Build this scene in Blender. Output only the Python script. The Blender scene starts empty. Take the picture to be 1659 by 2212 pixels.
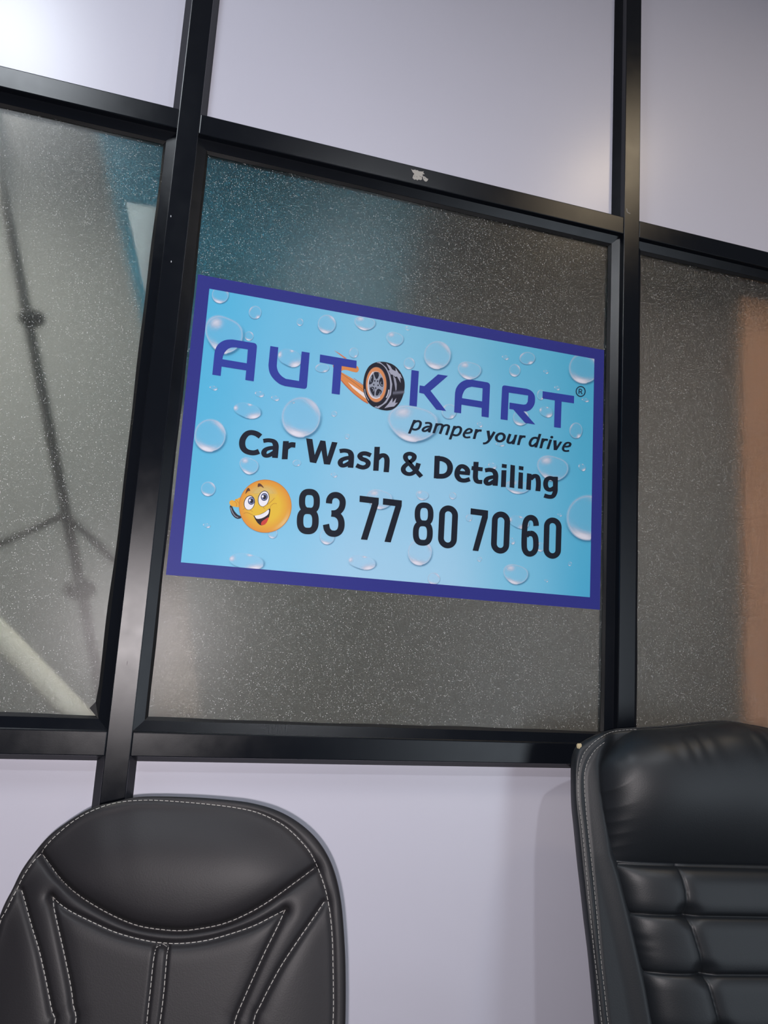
import bpy, bmesh, math, random
import numpy as np
from mathutils import Vector, Matrix
from mathutils.geometry import tessellate_polygon

random.seed(7); np.random.seed(7)
sc = bpy.context.scene
COL = sc.collection

# ------------------------------------------------------------------ camera
F = 1693.3; CX = 829.5; CY = 1106.0
M = np.array([[0.95421993, 0.10576606, 0.27978182],
              [-0.29273016, 0.13812353, 0.94616644],
              [0.06142784, -0.98475146, 0.16276114]])      # rows: world x, y, z in image axes
CAM = np.array([0.0, -1.5, 1.4])
cd = bpy.data.cameras.new('camera'); cam = bpy.data.objects.new('camera', cd); COL.objects.link(cam)
cd.sensor_fit = 'HORIZONTAL'; cd.sensor_width = 36.0; cd.lens = 36.0 * F / 1659.0
cd.clip_start = 0.02
R = Matrix(((M[0][0], -M[0][1], -M[0][2]), (M[1][0], -M[1][1], -M[1][2]), (M[2][0], -M[2][1], -M[2][2])))
cam.matrix_world = Matrix.Translation(Vector(CAM)) @ R.to_4x4()
sc.camera = cam

# ------------------------------------------------------------------ world, lights, exposure
wd = bpy.data.worlds.new('world'); sc.world = wd; wd.use_nodes = True
wd.node_tree.nodes['Background'].inputs[0].default_value = (0.62, 0.66, 0.78, 1)
wd.node_tree.nodes['Background'].inputs[1].default_value = 0.05
sc.view_settings.view_transform = 'Standard'; sc.view_settings.look = 'None'
sc.view_settings.gamma = 1.0; sc.view_settings.use_curve_mapping = False
sc.view_settings.exposure = -0.07
sc.cycles.max_bounces = 8; sc.cycles.diffuse_bounces = 3; sc.cycles.glossy_bounces = 3

FLASH_W = 60.0          # the torch of the phone that took the picture
PANEL_E = 38.0           # ceiling LED panels
SPOT_E = 140.0           # warm recessed downlight
BACK_FILL_E = 105.0            # added lamps that light the space behind the partition
REAR_E = 500.0          # white recessed downlight in the middle of the room
WINDOW_E = 5.0          # daylight on the frosted glass door of the rear wall

fl = bpy.data.lights.new('phone_torch', 'SPOT'); fl.energy = FLASH_W; fl.spot_size = math.radians(165); fl.spot_blend = 0.35; fl.color = (1.0, 0.925, 0.935)
fl.shadow_soft_size = 0.006
flo = bpy.data.objects.new('phone_torch', fl); COL.objects.link(flo); flo.location = (-0.016, -1.5, 1.376); flo.rotation_euler = (math.radians(98), 0, math.radians(-16))

# ------------------------------------------------------------------ helpers
def lin(c):
    return tuple(((v / 255) / 12.92 if v / 255 <= 0.04045 else ((v / 255 + 0.055) / 1.055) ** 2.4) for v in c)

def ray(x, y):
    return M @ np.array([(x - CX) / F, (y - CY) / F, 1.0])

def at(x, y, Y):
    """the point of the plane at depth Y that the photograph shows at pixel (x, y)"""
    d = ray(x, y); t = (Y - CAM[1]) / d[1]
    return CAM + t * d

def tag(o, label, cat=None, group=None, kind=None):
    if label: o['label'] = label
    if cat: o['category'] = cat
    if group: o['group'] = group
    if kind: o['kind'] = kind
    return o

def empty(name, loc=(0, 0, 0), rz=0.0):
    o = bpy.data.objects.new(name, None); COL.objects.link(o)
    o.location = loc; o.rotation_euler = (0, 0, rz); o.empty_display_size = 0.1
    return o

def link(name, me, mat, parent=None, smooth=False):
    if isinstance(mat, (list, tuple)):
        for m in mat: me.materials.append(m)
    elif mat: me.materials.append(mat)
    if smooth:
        for p in me.polygons: p.use_smooth = True
    o = bpy.data.objects.new(name, me); COL.objects.link(o)
    if parent: o.parent = parent
    return o

def mesh(name, v, f):
    me = bpy.data.meshes.new(name); me.from_pydata([tuple(map(float, p)) for p in v], [], [tuple(map(int, q)) for q in f]); me.update()
    return me

def bmesh_obj(name, bm, mat, parent=None, smooth=False):
    bmesh.ops.recalc_face_normals(bm, faces=bm.faces)
    me = bpy.data.meshes.new(name); bm.to_mesh(me); bm.free()
    return link(name, me, mat, parent, smooth)

def box(name, a, b, mat, parent=None, bevel=0.0, seg=2):
    bm = bmesh.new()
    vs = [bm.verts.new((x, y, z)) for x in (a[0], b[0]) for y in (a[1], b[1]) for z in (a[2], b[2])]
    for q in ((0, 1, 3, 2), (4, 6, 7, 5), (0, 4, 5, 1), (2, 3, 7, 6), (0, 2, 6, 4), (1, 5, 7, 3)):
        bm.faces.new([vs[i] for i in q])
    if bevel:
        bmesh.ops.bevel(bm, geom=list(bm.edges), offset=bevel, segments=seg, affect='EDGES', profile=0.6)
    return bmesh_obj(name, bm, mat, parent, smooth=False)

def prism(name, front, back, mat, parent=None):
    n = len(front)
    v = list(front) + list(back)
    f = [tuple(range(n)), tuple(range(2 * n - 1, n - 1, -1))]
    f += [(i, i + n, (i + 1) % n + n, (i + 1) % n) for i in range(n)]
    bm = bmesh.new(); bv = [bm.verts.new(tuple(map(float, p))) for p in v]
    for q in f: bm.faces.new([bv[i] for i in q])
    return bmesh_obj(name, bm, mat, parent)

def tube_mesh(name, pts, rad, seg=10, cap=True):
    pts = [np.array(p, float) for p in pts]; n = len(pts)
    rads = [rad] * n if not hasattr(rad, '__len__') else list(rad)
    v = []; f = []
    ref = np.array([0.0, 0.0, 1.0])
    for i, p in enumerate(pts):
        t = pts[min(i + 1, n - 1)] - pts[max(i - 1, 0)]; t /= np.linalg.norm(t)
        r = ref if abs(t @ ref) < 0.9 else np.array([0.0, 1.0, 0.0])
        a = np.cross(t, r); a /= np.linalg.norm(a); b = np.cross(t, a)
        for k in range(seg):
            w = 2 * math.pi * k / seg
            v.append(p + rads[i] * (math.cos(w) * a + math.sin(w) * b))
    for i in range(n - 1):
        for k in range(seg):
            f.append((i * seg + k, i * seg + (k + 1) % seg, (i + 1) * seg + (k + 1) % seg, (i + 1) * seg + k))
    if cap:
        f.append(tuple(range(seg - 1, -1, -1))); f.append(tuple(range((n - 1) * seg, n * seg)))
    return mesh(name, v, f)

def crom(pts, closed=False, step=6):
    """Catmull-Rom through pts"""
    P = [np.array(p, float) for p in pts]; n = len(P); out = []
    rng = range(n) if closed else range(n - 1)
    for i in rng:
        p0 = P[(i - 1) % n] if closed or i > 0 else 2 * P[0] - P[1]
        p1 = P[i]; p2 = P[(i + 1) % n]
        p3 = P[(i + 2) % n] if closed or i + 2 < n else 2 * P[n - 1] - P[n - 2]
        for k in range(step):
            t = k / step
            out.append(0.5 * ((2 * p1) + (-p0 + p2) * t + (2 * p0 - 5 * p1 + 4 * p2 - p3) * t * t + (-p0 + 3 * p1 - 3 * p2 + p3) * t ** 3))
    if not closed: out.append(P[-1])
    return out

def resample(pts, n, closed=False):
    P = np.array(pts, float)
    if closed: P = np.vstack([P, P[:1]])
    d = np.r_[0, np.cumsum(np.linalg.norm(np.diff(P, axis=0), axis=1))]
    s = np.linspace(0, d[-1], n + 1)[:-1] if closed else np.linspace(0, d[-1], n)
    return np.stack([np.interp(s, d, P[:, k]) for k in range(P.shape[1])], 1)

# ------------------------------------------------------------------ materials
def material(name, col, rough=0.5, metal=0.0, spec=0.5, ior=None, bump=None, vary=None, coat=0.0):
    m = bpy.data.materials.new(name); m.use_nodes = True
    nt = m.node_tree; b = nt.nodes['Principled BSDF']
    b.inputs['Base Color'].default_value = (*col, 1); b.inputs['Roughness'].default_value = rough
    b.inputs['Metallic'].default_value = metal
    b.inputs['Specular IOR Level'].default_value = spec
    b.inputs['Coat Weight'].default_value = coat
    if ior: b.inputs['IOR'].default_value = ior
    tc = nt.nodes.new('ShaderNodeTexCoord')
    if vary:                                   # (scale, amount): soft mottling of the colour
        no = nt.nodes.new('ShaderNodeTexNoise'); no.inputs['Scale'].default_value = vary[0]; no.inputs['Detail'].default_value = 4
        nt.links.new(tc.outputs['Object'], no.inputs['Vector'])
        mx = nt.nodes.new('ShaderNodeMix'); mx.data_type = 'RGBA'
        mx.inputs[6].default_value = (*[c * (1 - vary[1]) for c in col], 1)
        mx.inputs[7].default_value = (*[min(1, c * (1 + vary[1])) for c in col], 1)
        nt.links.new(no.outputs['Fac'], mx.inputs[0]); nt.links.new(mx.outputs[2], b.inputs['Base Color'])
    if bump:                                   # (scale, strength, distance)
        no = nt.nodes.new('ShaderNodeTexNoise'); no.inputs['Scale'].default_value = bump[0]; no.inputs['Detail'].default_value = 3
        nt.links.new(tc.outputs['Object'], no.inputs['Vector'])
        bp = nt.nodes.new('ShaderNodeBump'); bp.inputs['Strength'].default_value = bump[1]; bp.inputs['Distance'].default_value = bump[2]
        nt.links.new(no.outputs['Fac'], bp.inputs['Height']); nt.links.new(bp.outputs['Normal'], b.inputs['Normal'])
    return m

def coated(name, col, rough, ior, bump=None):
    m = bpy.data.materials.new(name); m.use_nodes = True; nt = m.node_tree
    nt.nodes.remove(nt.nodes['Principled BSDF'])
    tc = nt.nodes.new('ShaderNodeTexCoord')
    no = nt.nodes.new('ShaderNodeTexNoise'); no.inputs['Scale'].default_value = 30; no.inputs['Detail'].default_value = 4
    nt.links.new(tc.outputs['Object'], no.inputs['Vector'])
    mp = nt.nodes.new('ShaderNodeMapRange'); mp.inputs[3].default_value = rough - 0.03; mp.inputs[4].default_value = rough + 0.03
    nt.links.new(no.outputs['Fac'], mp.inputs[0])
    di = nt.nodes.new('ShaderNodeBsdfDiffuse'); di.inputs[0].default_value = (*col, 1)
    gl = nt.nodes.new('ShaderNodeBsdfGlossy'); gl.distribution = 'BECKMANN'; gl.inputs['Color'].default_value = (1, 1, 1, 1)
    nt.links.new(mp.outputs[0], gl.inputs['Roughness'])
    fr = nt.nodes.new('ShaderNodeFresnel'); fr.inputs['IOR'].default_value = ior
    mx = nt.nodes.new('ShaderNodeMixShader')
    nt.links.new(fr.outputs[0], mx.inputs[0]); nt.links.new(di.outputs[0], mx.inputs[1]); nt.links.new(gl.outputs[0], mx.inputs[2])
    if bump:
        n2 = nt.nodes.new('ShaderNodeTexNoise'); n2.inputs['Scale'].default_value = bump[0]; n2.inputs['Detail'].default_value = 3
        nt.links.new(tc.outputs['Object'], n2.inputs['Vector'])
        bp = nt.nodes.new('ShaderNodeBump'); bp.inputs['Strength'].default_value = bump[1]; bp.inputs['Distance'].default_value = bump[2]
        nt.links.new(n2.outputs['Fac'], bp.inputs['Height'])
        for q in (di, gl): nt.links.new(bp.outputs['Normal'], q.inputs['Normal'])
    nt.links.new(mx.outputs[0], nt.nodes['Material Output'].inputs[0])
    return m

def emitter(name, col, e):
    m = bpy.data.materials.new(name); m.use_nodes = True; nt = m.node_tree; nt.nodes.clear()
    em = nt.nodes.new('ShaderNodeEmission'); em.inputs[0].default_value = (*col, 1); em.inputs[1].default_value = e
    o = nt.nodes.new('ShaderNodeOutputMaterial'); nt.links.new(em.outputs[0], o.inputs[0])
    return m

def frosted():
    m = bpy.data.materials.new('frosted_glass'); m.use_nodes = True; nt = m.node_tree
    b = nt.nodes['Principled BSDF']
    b.inputs['Base Color'].default_value = (0.93, 0.94, 0.92, 1)
    b.inputs['Transmission Weight'].default_value = 1.0
    b.inputs['Roughness'].default_value = 0.31
    b.inputs['IOR'].default_value = 1.33
    tc = nt.nodes.new('ShaderNodeTexCoord')
    vo = nt.nodes.new('ShaderNodeTexVoronoi'); vo.inputs['Scale'].default_value = 1100
    nt.links.new(tc.outputs['Object'], vo.inputs['Vector'])
    no = nt.nodes.new('ShaderNodeTexNoise'); no.inputs['Scale'].default_value = 900; no.inputs['Detail'].default_value = 2
    nt.links.new(tc.outputs['Object'], no.inputs['Vector'])
    ad = nt.nodes.new('ShaderNodeMath'); ad.operation = 'ADD'
    nt.links.new(vo.outputs['Distance'], ad.inputs[0]); nt.links.new(no.outputs['Fac'], ad.inputs[1])
    bp = nt.nodes.new('ShaderNodeBump'); bp.inputs['Strength'].default_value = 0.14; bp.inputs['Distance'].default_value = 0.0003
    nt.links.new(ad.outputs[0], bp.inputs['Height']); nt.links.new(bp.outputs['Normal'], b.inputs['Normal'])
    # diffuse white flecks painted in for the sparkling glints of the frosted surface
    v2 = nt.nodes.new('ShaderNodeTexVoronoi'); v2.inputs['Scale'].default_value = 400; v2.feature = 'F1'
    nt.links.new(tc.outputs['Object'], v2.inputs['Vector'])
    lt = nt.nodes.new('ShaderNodeMath'); lt.operation = 'LESS_THAN'; lt.inputs[1].default_value = 0.24
    nt.links.new(v2.outputs['Distance'], lt.inputs[0])
    sep = nt.nodes.new('ShaderNodeSeparateColor'); nt.links.new(v2.outputs['Color'], sep.inputs[0])
    gt = nt.nodes.new('ShaderNodeMath'); gt.operation = 'GREATER_THAN'; gt.inputs[1].default_value = 0.79
    nt.links.new(sep.outputs[0], gt.inputs[0])
    mu = nt.nodes.new('ShaderNodeMath'); mu.operation = 'MULTIPLY'
    nt.links.new(lt.outputs[0], mu.inputs[0]); nt.links.new(gt.outputs[0], mu.inputs[1])
    gl = nt.nodes.new('ShaderNodeBsdfDiffuse'); gl.inputs['Color'].default_value = (0.9, 0.9, 0.9, 1)
    mx = nt.nodes.new('ShaderNodeMixShader')
    m2 = nt.nodes.new('ShaderNodeMath'); m2.operation = 'MULTIPLY'; m2.inputs[1].default_value = 1.0
    nt.links.new(mu.outputs[0], m2.inputs[0]); nt.links.new(m2.outputs[0], mx.inputs[0])
    nt.links.new(b.outputs[0], mx.inputs[1]); nt.links.new(gl.outputs[0], mx.inputs[2])
    nt.links.new(mx.outputs[0], nt.nodes['Material Output'].inputs[0])
    return m

def ink():
    m = bpy.data.materials.new('poster_ink'); m.use_nodes = True; nt = m.node_tree
    b = nt.nodes['Principled BSDF']; b.inputs['Roughness'].default_value = 0.5
    b.inputs['Specular IOR Level'].default_value = 0.25
    a = nt.nodes.new('ShaderNodeAttribute'); a.attribute_name = 'Col'
    nt.links.new(a.outputs['Color'], b.inputs['Base Color']); nt.links.new(a.outputs['Alpha'], b.inputs['Alpha'])
    return m

MAT = dict(
    frame=coated('black_aluminium', lin((17, 20, 26)), 0.31, 1.39, bump=(700, 0.06, 0.0003)),
    bead=coated('black_bead', lin((16, 19, 25)), 0.31, 1.42),
    rubber=material('black_gasket', lin((14, 15, 18)), rough=0.6),
    panel=material('white_laminate', lin((204, 203, 217)), rough=0.31, spec=0.5, bump=(700, 0.12, 0.0004), vary=(5, 0.015)),
    glass=frosted(),
    ink=ink(),
    paper=material('poster_blue', lin((44, 48, 134)), rough=0.5, spec=0.25),
    leather=material('black_leather', lin((34, 33, 36)), rough=0.52, spec=0.32, bump=(520, 0.25, 0.0006), vary=(14, 0.12)),
    leather2=material('dark_leather', lin((22, 26, 31)), rough=0.47, spec=0.55, bump=(420, 0.22, 0.0006), vary=(9, 0.15)),
    thread=material('white_thread', lin((166, 164, 160)), rough=0.8),
    plastic=material('black_plastic', lin((22, 22, 24)), rough=0.45),
    chrome=material('chrome', (0.75, 0.75, 0.77), rough=0.15, metal=1.0),
    foam=material('torn_foam', lin((190, 175, 140)), rough=0.9),
    tape=material('tape_residue', lin((176, 172, 166)), rough=0.8),
    floor=material('grey_floor_tile', lin((64, 63, 62)), rough=0.35, vary=(3, 0.06)),
    wall=material('off_white_paint', lin((120, 118, 120)), rough=0.8, bump=(120, 0.1, 0.001)),
    ceil=material('ceiling_white', lin((150, 150, 152)), rough=0.9),
    far=material('beige_grey_paint', lin((164, 167, 166)), rough=0.85, vary=(2, 0.06)),
    teal=material('teal_tarpaulin', lin((78, 190, 226)), rough=0.5),
    white=material('white_sheet', lin((225, 230, 232)), rough=0.6),
    flap=material('pale_blue_sheet', lin((214, 234, 238)), rough=0.6),
    dark=material('dark_metal', lin((34, 38, 40)), rough=0.5),
    pale=material('pale_pvc', lin((222, 222, 208)), rough=0.5),
    plank=material('beige_plank', lin((178, 168, 158)), rough=0.6, vary=(6, 0.05)),
    wood=material('orange_brown_wood', lin((206, 152, 118)), rough=0.6, vary=(4, 0.1)),
    led=emitter('led_diffuser', (0.86, 0.93, 1.0), PANEL_E),
    warm=emitter('warm_lamp', (1.0, 0.80, 0.54), SPOT_E),
    cool=emitter('white_lamp', (0.92, 0.95, 1.0), REAR_E),
    day=emitter('daylit_frosted_window', (0.80, 0.90, 1.0), WINDOW_E),
    fill_back=emitter('added_fill_back', (1.0, 0.96, 0.87), BACK_FILL_E),
    fill_warm=emitter('added_fill_warm', (1.0, 0.80, 0.66), BACK_FILL_E * 1.7),
)

# ------------------------------------------------------------------ room shell
X0, X1, YB, YF, ZC = -2.12, 3.12, -3.7, 2.0, 3.36
def struct(o, label): return tag(o, label, kind='structure')
struct(box('floor', (X0, YB, -0.1), (X1, YF, 0.0), MAT['floor']), 'grey tiled floor under the office chairs')
struct(box('ceiling', (X0, YB, ZC), (X1, YF, ZC + 0.1), MAT['ceil']), 'white ceiling above the partition')
struct(box('wall_back', (X0, YB - 0.1, 0), (X1, YB, ZC), MAT['wall']), 'off-white painted wall facing the partition')
struct(box('wall_left', (X0 - 0.1, YB, 0), (X0, YF, ZC), MAT['wall']), 'off-white painted side wall left of the partition')
struct(box('wall_right', (X1, YB, 0), (X1 + 0.1, YF, ZC), MAT['wall']), 'off-white painted side wall right of the partition')
struct(box('wall_far', (X0, YF, 0), (X1, YF + 0.1, ZC), MAT['far']), 'beige grey wall of the space behind the frosted glass')

# ------------------------------------------------------------------ partition
MW = 0.0425                                       # mullion face width
XM = [-0.0375 + 1.03 * k for k in range(-2, 4)]   # left edges of the mullions
TR = (2.387, 2.430); MR = (1.1725, 1.2145)        # rails
BR = (0.0, 0.11); HR = (3.29, ZC)
wf = empty('wall_front'); struct(wf, 'black aluminium framed partition with white panels and frosted glass')
for x in XM:
    box('mullion', (x, 0.0, 0.0), (x + MW, 0.062, ZC), MAT['frame'], wf, 0.0016)

def bead_ring(prefix, xl, xr, zb, zt, w, y_out, y_in, mat, parent, back=0.05):
    O = [(xl, zb), (xr, zb), (xr, zt), (xl, zt)]
    I = [(xl + w, zb + w), (xr - w, zb + w), (xr - w, zt - w), (xl + w, zt - w)]
    for i in range(4):
        j = (i + 1) % 4
        fr = [(O[i][0], y_out, O[i][1]), (O[j][0], y_out, O[j][1]), (I[j][0], y_in, I[j][1]), (I[i][0], y_in, I[i][1])]
        bk = [(p[0], back, p[2]) for p in fr]
        prism(prefix, fr, bk, mat, parent)

wlabels = ['frosted glass pane in the bay next to the left side wall',
           'frosted glass pane showing a dark leaning stand behind it',
           'frosted glass pane carrying the blue car wash poster',
           'frosted glass pane with an orange brown shape behind it',
           'frosted glass pane in the bay next to the right side wall']
for k in range(5):
    xl, xr = XM[k] + MW, XM[k + 1]
    for z0, z1, nm in ((TR[0], TR[1], 'rail'), (MR[0], MR[1], 'rail'), (BR[0], BR[1], 'rail'), (HR[0], HR[1], 'rail')):
        box(nm, (xl, 0.0008, z0), (xr, 0.062, z1), MAT['frame'], wf, 0.0018)
    for z0, z1 in ((BR[1], MR[0]), (TR[1], HR[0])):
        bead_ring('panel_bead', xl, xr, z0, z1, 0.013, 0.016, 0.0345, MAT['bead'], wf)
        box('white_panel', (xl + 0.008, 0.0345, z0 + 0.008), (xr - 0.008, 0.0405, z1 - 0.008), MAT['panel'], wf)
    zb, zt = MR[1], TR[0]
    wn = struct(empty('window_%d' % (k + 1)), wlabels[k])
    bead_ring('glazing_bead', xl, xr, zb, zt, 0.0185, 0.016, 0.0225, MAT['bead'], wn)
    g = 0.0185
    # gasket: a ring whose inner lip is not quite straight
    NG = 40; ins = 0.0052
    rect = [(xl + g, zb + g), (xr - g, zb + g), (xr - g, zt - g), (xl + g, zt - g)]
    nrm = [(0, 1), (-1, 0), (0, -1), (1, 0)]
    v = []; f = []
    for e in range(4):
        a, b = rect[e], rect[(e + 1) % 4]
        n0, n1, n2 = nrm[e - 1], nrm[e], nrm[(e + 1) % 4]
        for i in range(NG + 1):
            t = i / NG; L = math.hypot(b[0] - a[0], b[1] - a[1])
            wob = 0.0007 * math.sin(9 * t + e + k) + 0.0005 * math.sin(31 * t + 2 * e)
            if k == 1 and e == 1: wob += 0.011 * max(0, 1 - t * L / 0.05) ** 2 + 0.002 * math.exp(-((t - 0.14) / 0.08) ** 2)
            w = ins + wob
            px, pz = a[0] + (b[0] - a[0]) * t, a[1] + (b[1] - a[1]) * t
            da, db = t * L, (1 - t) * L
            ix, iz = px + n1[0] * w, pz + n1[1] * w
            if da < w: ix += n0[0] * (w - da); iz += n0[1] * (w - da)
            if db < w: ix += n2[0] * (w - db); iz += n2[1] * (w - db)
            v += [(px, 0.0235, pz), (ix, 0.0292, iz), (ix, 0.0306, iz), (px, 0.0306, pz)]
    base = 0
    for e in range(4):
        for i in range(NG):
            q = e * (NG + 1) * 4 + i * 4
            for c in range(4):
                f.append((q + c, q + (c + 1) % 4, q + 4 + (c + 1) % 4, q + 4 + c))
    link('gasket', mesh('gasket', v, f), MAT['rubber'], wn)
    box('pane', (xl + 0.012, 0.0305, zb + 0.012), (xr - 0.012, 0.0365, zt - 0.012), MAT['glass'], wn)

# ------------------------------------------------------------------ flat art traced on a plane
class Art:
    def __init__(self, Y, sc_off):
        self.Y = Y; self.v = []; self.f = []; self.c = []; self.k = 0
        self.ox, self.oy, self.s = sc_off
    def view(self, ox, oy, s): self.ox, self.oy, self.s = ox, oy, s
    def w(self, p, layer):
        q = at(self.ox + p[0] / self.s, self.oy + p[1] / self.s, self.Y)
        return (q[0], self.Y - layer * 0.00012, q[2])
    def poly(self, pts, col, layer, holes=(), alpha=1.0):
        loops = [[self.w(p, layer) for p in pts]] + [[self.w(p, layer) for p in h] for h in holes]
        flat = [p for l in loops for p in l]
        tri = tessellate_polygon([[Vector((p[0], p[2], 0)) for p in l] for l in loops])
        b = len(self.v); self.v += flat; self.c += [(*lin(col), alpha)] * len(flat)
        for t in tri: self.f.append(tuple(b + i for i in t))
    def stroke(self, pts, w, col, layer, wy=None, smooth=True, closed=False, alpha=1.0):
        wy = wy or w; self.k += 1; layer = layer + (self.k % 6) * 0.3
        P = crom(pts, closed) if smooth else [np.array(p, float) for p in pts]
        n = len(P); b = len(self.v)
        for i, p in enumerate(P):
            if closed: t = P[(i + 1) % n] - P[i - 1]
            else: t = P[min(i + 1, n - 1)] - P[max(i - 1, 0)]
            t = t / (np.linalg.norm(t) + 1e-9); nn = np.array([-t[1] * w / 2, t[0] * wy / 2])
            self.v += [self.w(p + nn, layer), self.w(p - nn, layer)]
        self.c += [(*lin(col), alpha)] * (2 * n)
        for i in range(n if closed else n - 1):
            j = (i + 1) % n
            self.f.append((b + 2 * i, b + 2 * j, b + 2 * j + 1, b + 2 * i + 1))
    def ell(self, cx, cy, rx, ry, col, layer, n=40, tilt=0.0, alpha=1.0):
        ct, st = math.cos(tilt), math.sin(tilt)
        self.poly([(cx + rx * math.cos(a) * ct - ry * math.sin(a) * st, cy + rx * math.cos(a) * st + ry * math.sin(a) * ct)
                   for a in np.linspace(0, 2 * math.pi, n, endpoint=False)], col, layer, alpha=alpha)
    def fan(self, cx, cy, rad, rings, colfn, layer, n=48, clip=None):
        """rings of vertices about (cx, cy); rad(angle) -> (dx, dy) at ring 1; colfn(s, angle) -> rgba (sRGB, alpha)"""
        b = len(self.v)
        for s in rings:
            for k in range(n):
                a = 2 * math.pi * k / n; d = rad(a)
                q = list(self.w((cx + d[0] * s, cy + d[1] * s), layer))
                if clip: q[0] = min(max(q[0], clip[0]), clip[1]); q[2] = min(max(q[2], clip[2]), clip[3])
                self.v.append(tuple(q)); r = colfn(s, a); self.c.append((*lin(r[:3]), r[3]))
        for i in range(len(rings) - 1):
            for k in range(n):
                self.f.append((b + i * n + k, b + i * n + (k + 1) % n, b + (i + 1) * n + (k + 1) % n, b + (i + 1) * n + k))
    def cut(self, name, parent):
        if self.f: self.build(name, parent)
        self.v, self.f, self.c = [], [], []
    def build(self, name, parent, mat=None):
        me = mesh(name, self.v, self.f)
        ca = me.color_attributes.new('Col', 'FLOAT_COLOR', 'POINT')
        ca.data.foreach_set('color', np.array(self.c, dtype=np.float32).ravel())
        bm = bmesh.new(); bm.from_mesh(me)
        for fc in bm.faces:
            fc.normal_update()
            if fc.normal.y > 0: fc.normal_flip()
        bm.to_mesh(me); bm.free()
        return link(name, me, mat or MAT['ink'], parent)

def rnd(pts, radii, n=6):
    """polygon with rounded corners"""
    out = []; m = len(pts)
    for i in range(m):
        r = radii.get(i, 0)
        p = np.array(pts[i], float)
        if not r: out.append(tuple(p)); continue
        a = np.array(pts[i - 1], float) - p; b = np.array(pts[(i + 1) % m], float) - p
        a /= np.linalg.norm(a); b /= np.linalg.norm(b)
        p0, p2 = p + a * r, p + b * r
        for k in range(n + 1):
            t = k / n; out.append(tuple((1 - t) ** 2 * p0 + 2 * t * (1 - t) * p + t * t * p2))
    return out

# ------------------------------------------------------------------ poster
YP = 0.0300
tl, br = at(428, 592, YP), at(1295, 1316, YP)
tr_, bl = at(1306, 757, YP), at(358, 1243, YP)
PX0, PX1 = (tl[0] + bl[0]) / 2, (tr_[0] + br[0]) / 2
PZ1, PZ0 = (tl[2] + tr_[2]) / 2, (br[2] + bl[2]) / 2
poster = box('poster', (PX0, YP, PZ0), (PX1, 0.0305, PZ1), MAT['paper'])
tag(poster, 'blue bordered car wash poster with water droplets stuck on frosted glass', 'poster')
fa = [at(*p, YP) for p in ((452, 624), (1284, 775), (391, 1215), (1274, 1290))]
FX0, FX1 = (fa[0][0] + fa[2][0]) / 2, (fa[1][0] + fa[3][0]) / 2
FZ1, FZ0 = (fa[0][2] + fa[1][2]) / 2, (fa[2][2] + fa[3][2]) / 2
CLIP = (FX0, FX1, FZ0, FZ1)

# the printed sky blue field, paler in the middle
gcol = [[(84, 184, 224), (112, 192, 228), (134, 200, 230), (126, 196, 226), (100, 186, 220), (78, 176, 212)],
        [(86, 182, 222), (116, 192, 228), (140, 202, 232), (138, 200, 231), (112, 190, 224), (80, 176, 212)],
        [(92, 184, 222), (124, 196, 230), (150, 204, 234), (152, 206, 236), (118, 192, 226), (84, 180, 216)],
        [(106, 192, 228), (140, 204, 236), (164, 210, 238), (164, 212, 240), (126, 200, 232), (78, 178, 218)]]
v, c, f = [], [], []
NX, NZ = 30, 18
G = np.array([[lin(c_) for c_ in r] for r in gcol])
for j in range(NZ + 1):
    for i in range(NX + 1):
        a, b = i / NX, j / NZ
        v.append((FX0 + (FX1 - FX0) * a, YP - 0.00012, FZ1 + (FZ0 - FZ1) * b))
        gx, gy = a * 5, b * 3; ix, iy = min(int(gx), 4), min(int(gy), 2); fx, fy = gx - ix, gy - iy
        fx = fx * fx * (3 - 2 * fx); fy = fy * fy * (3 - 2 * fy)
        q = (G[iy, ix] * (1 - fx) + G[iy, ix + 1] * fx) * (1 - fy) + (G[iy + 1, ix] * (1 - fx) + G[iy + 1, ix + 1] * fx) * fy
        c.append((*q, 1.0))
for j in range(NZ):
    for i in range(NX):
        q = j * (NX + 1) + i; f.append((q, q + NX + 1, q + NX + 2, q + 1))
fd = Art(YP, (0, 0, 1)); fd.v, fd.f, fd.c = v, f, c
fd.build('printed_field', poster)

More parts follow.
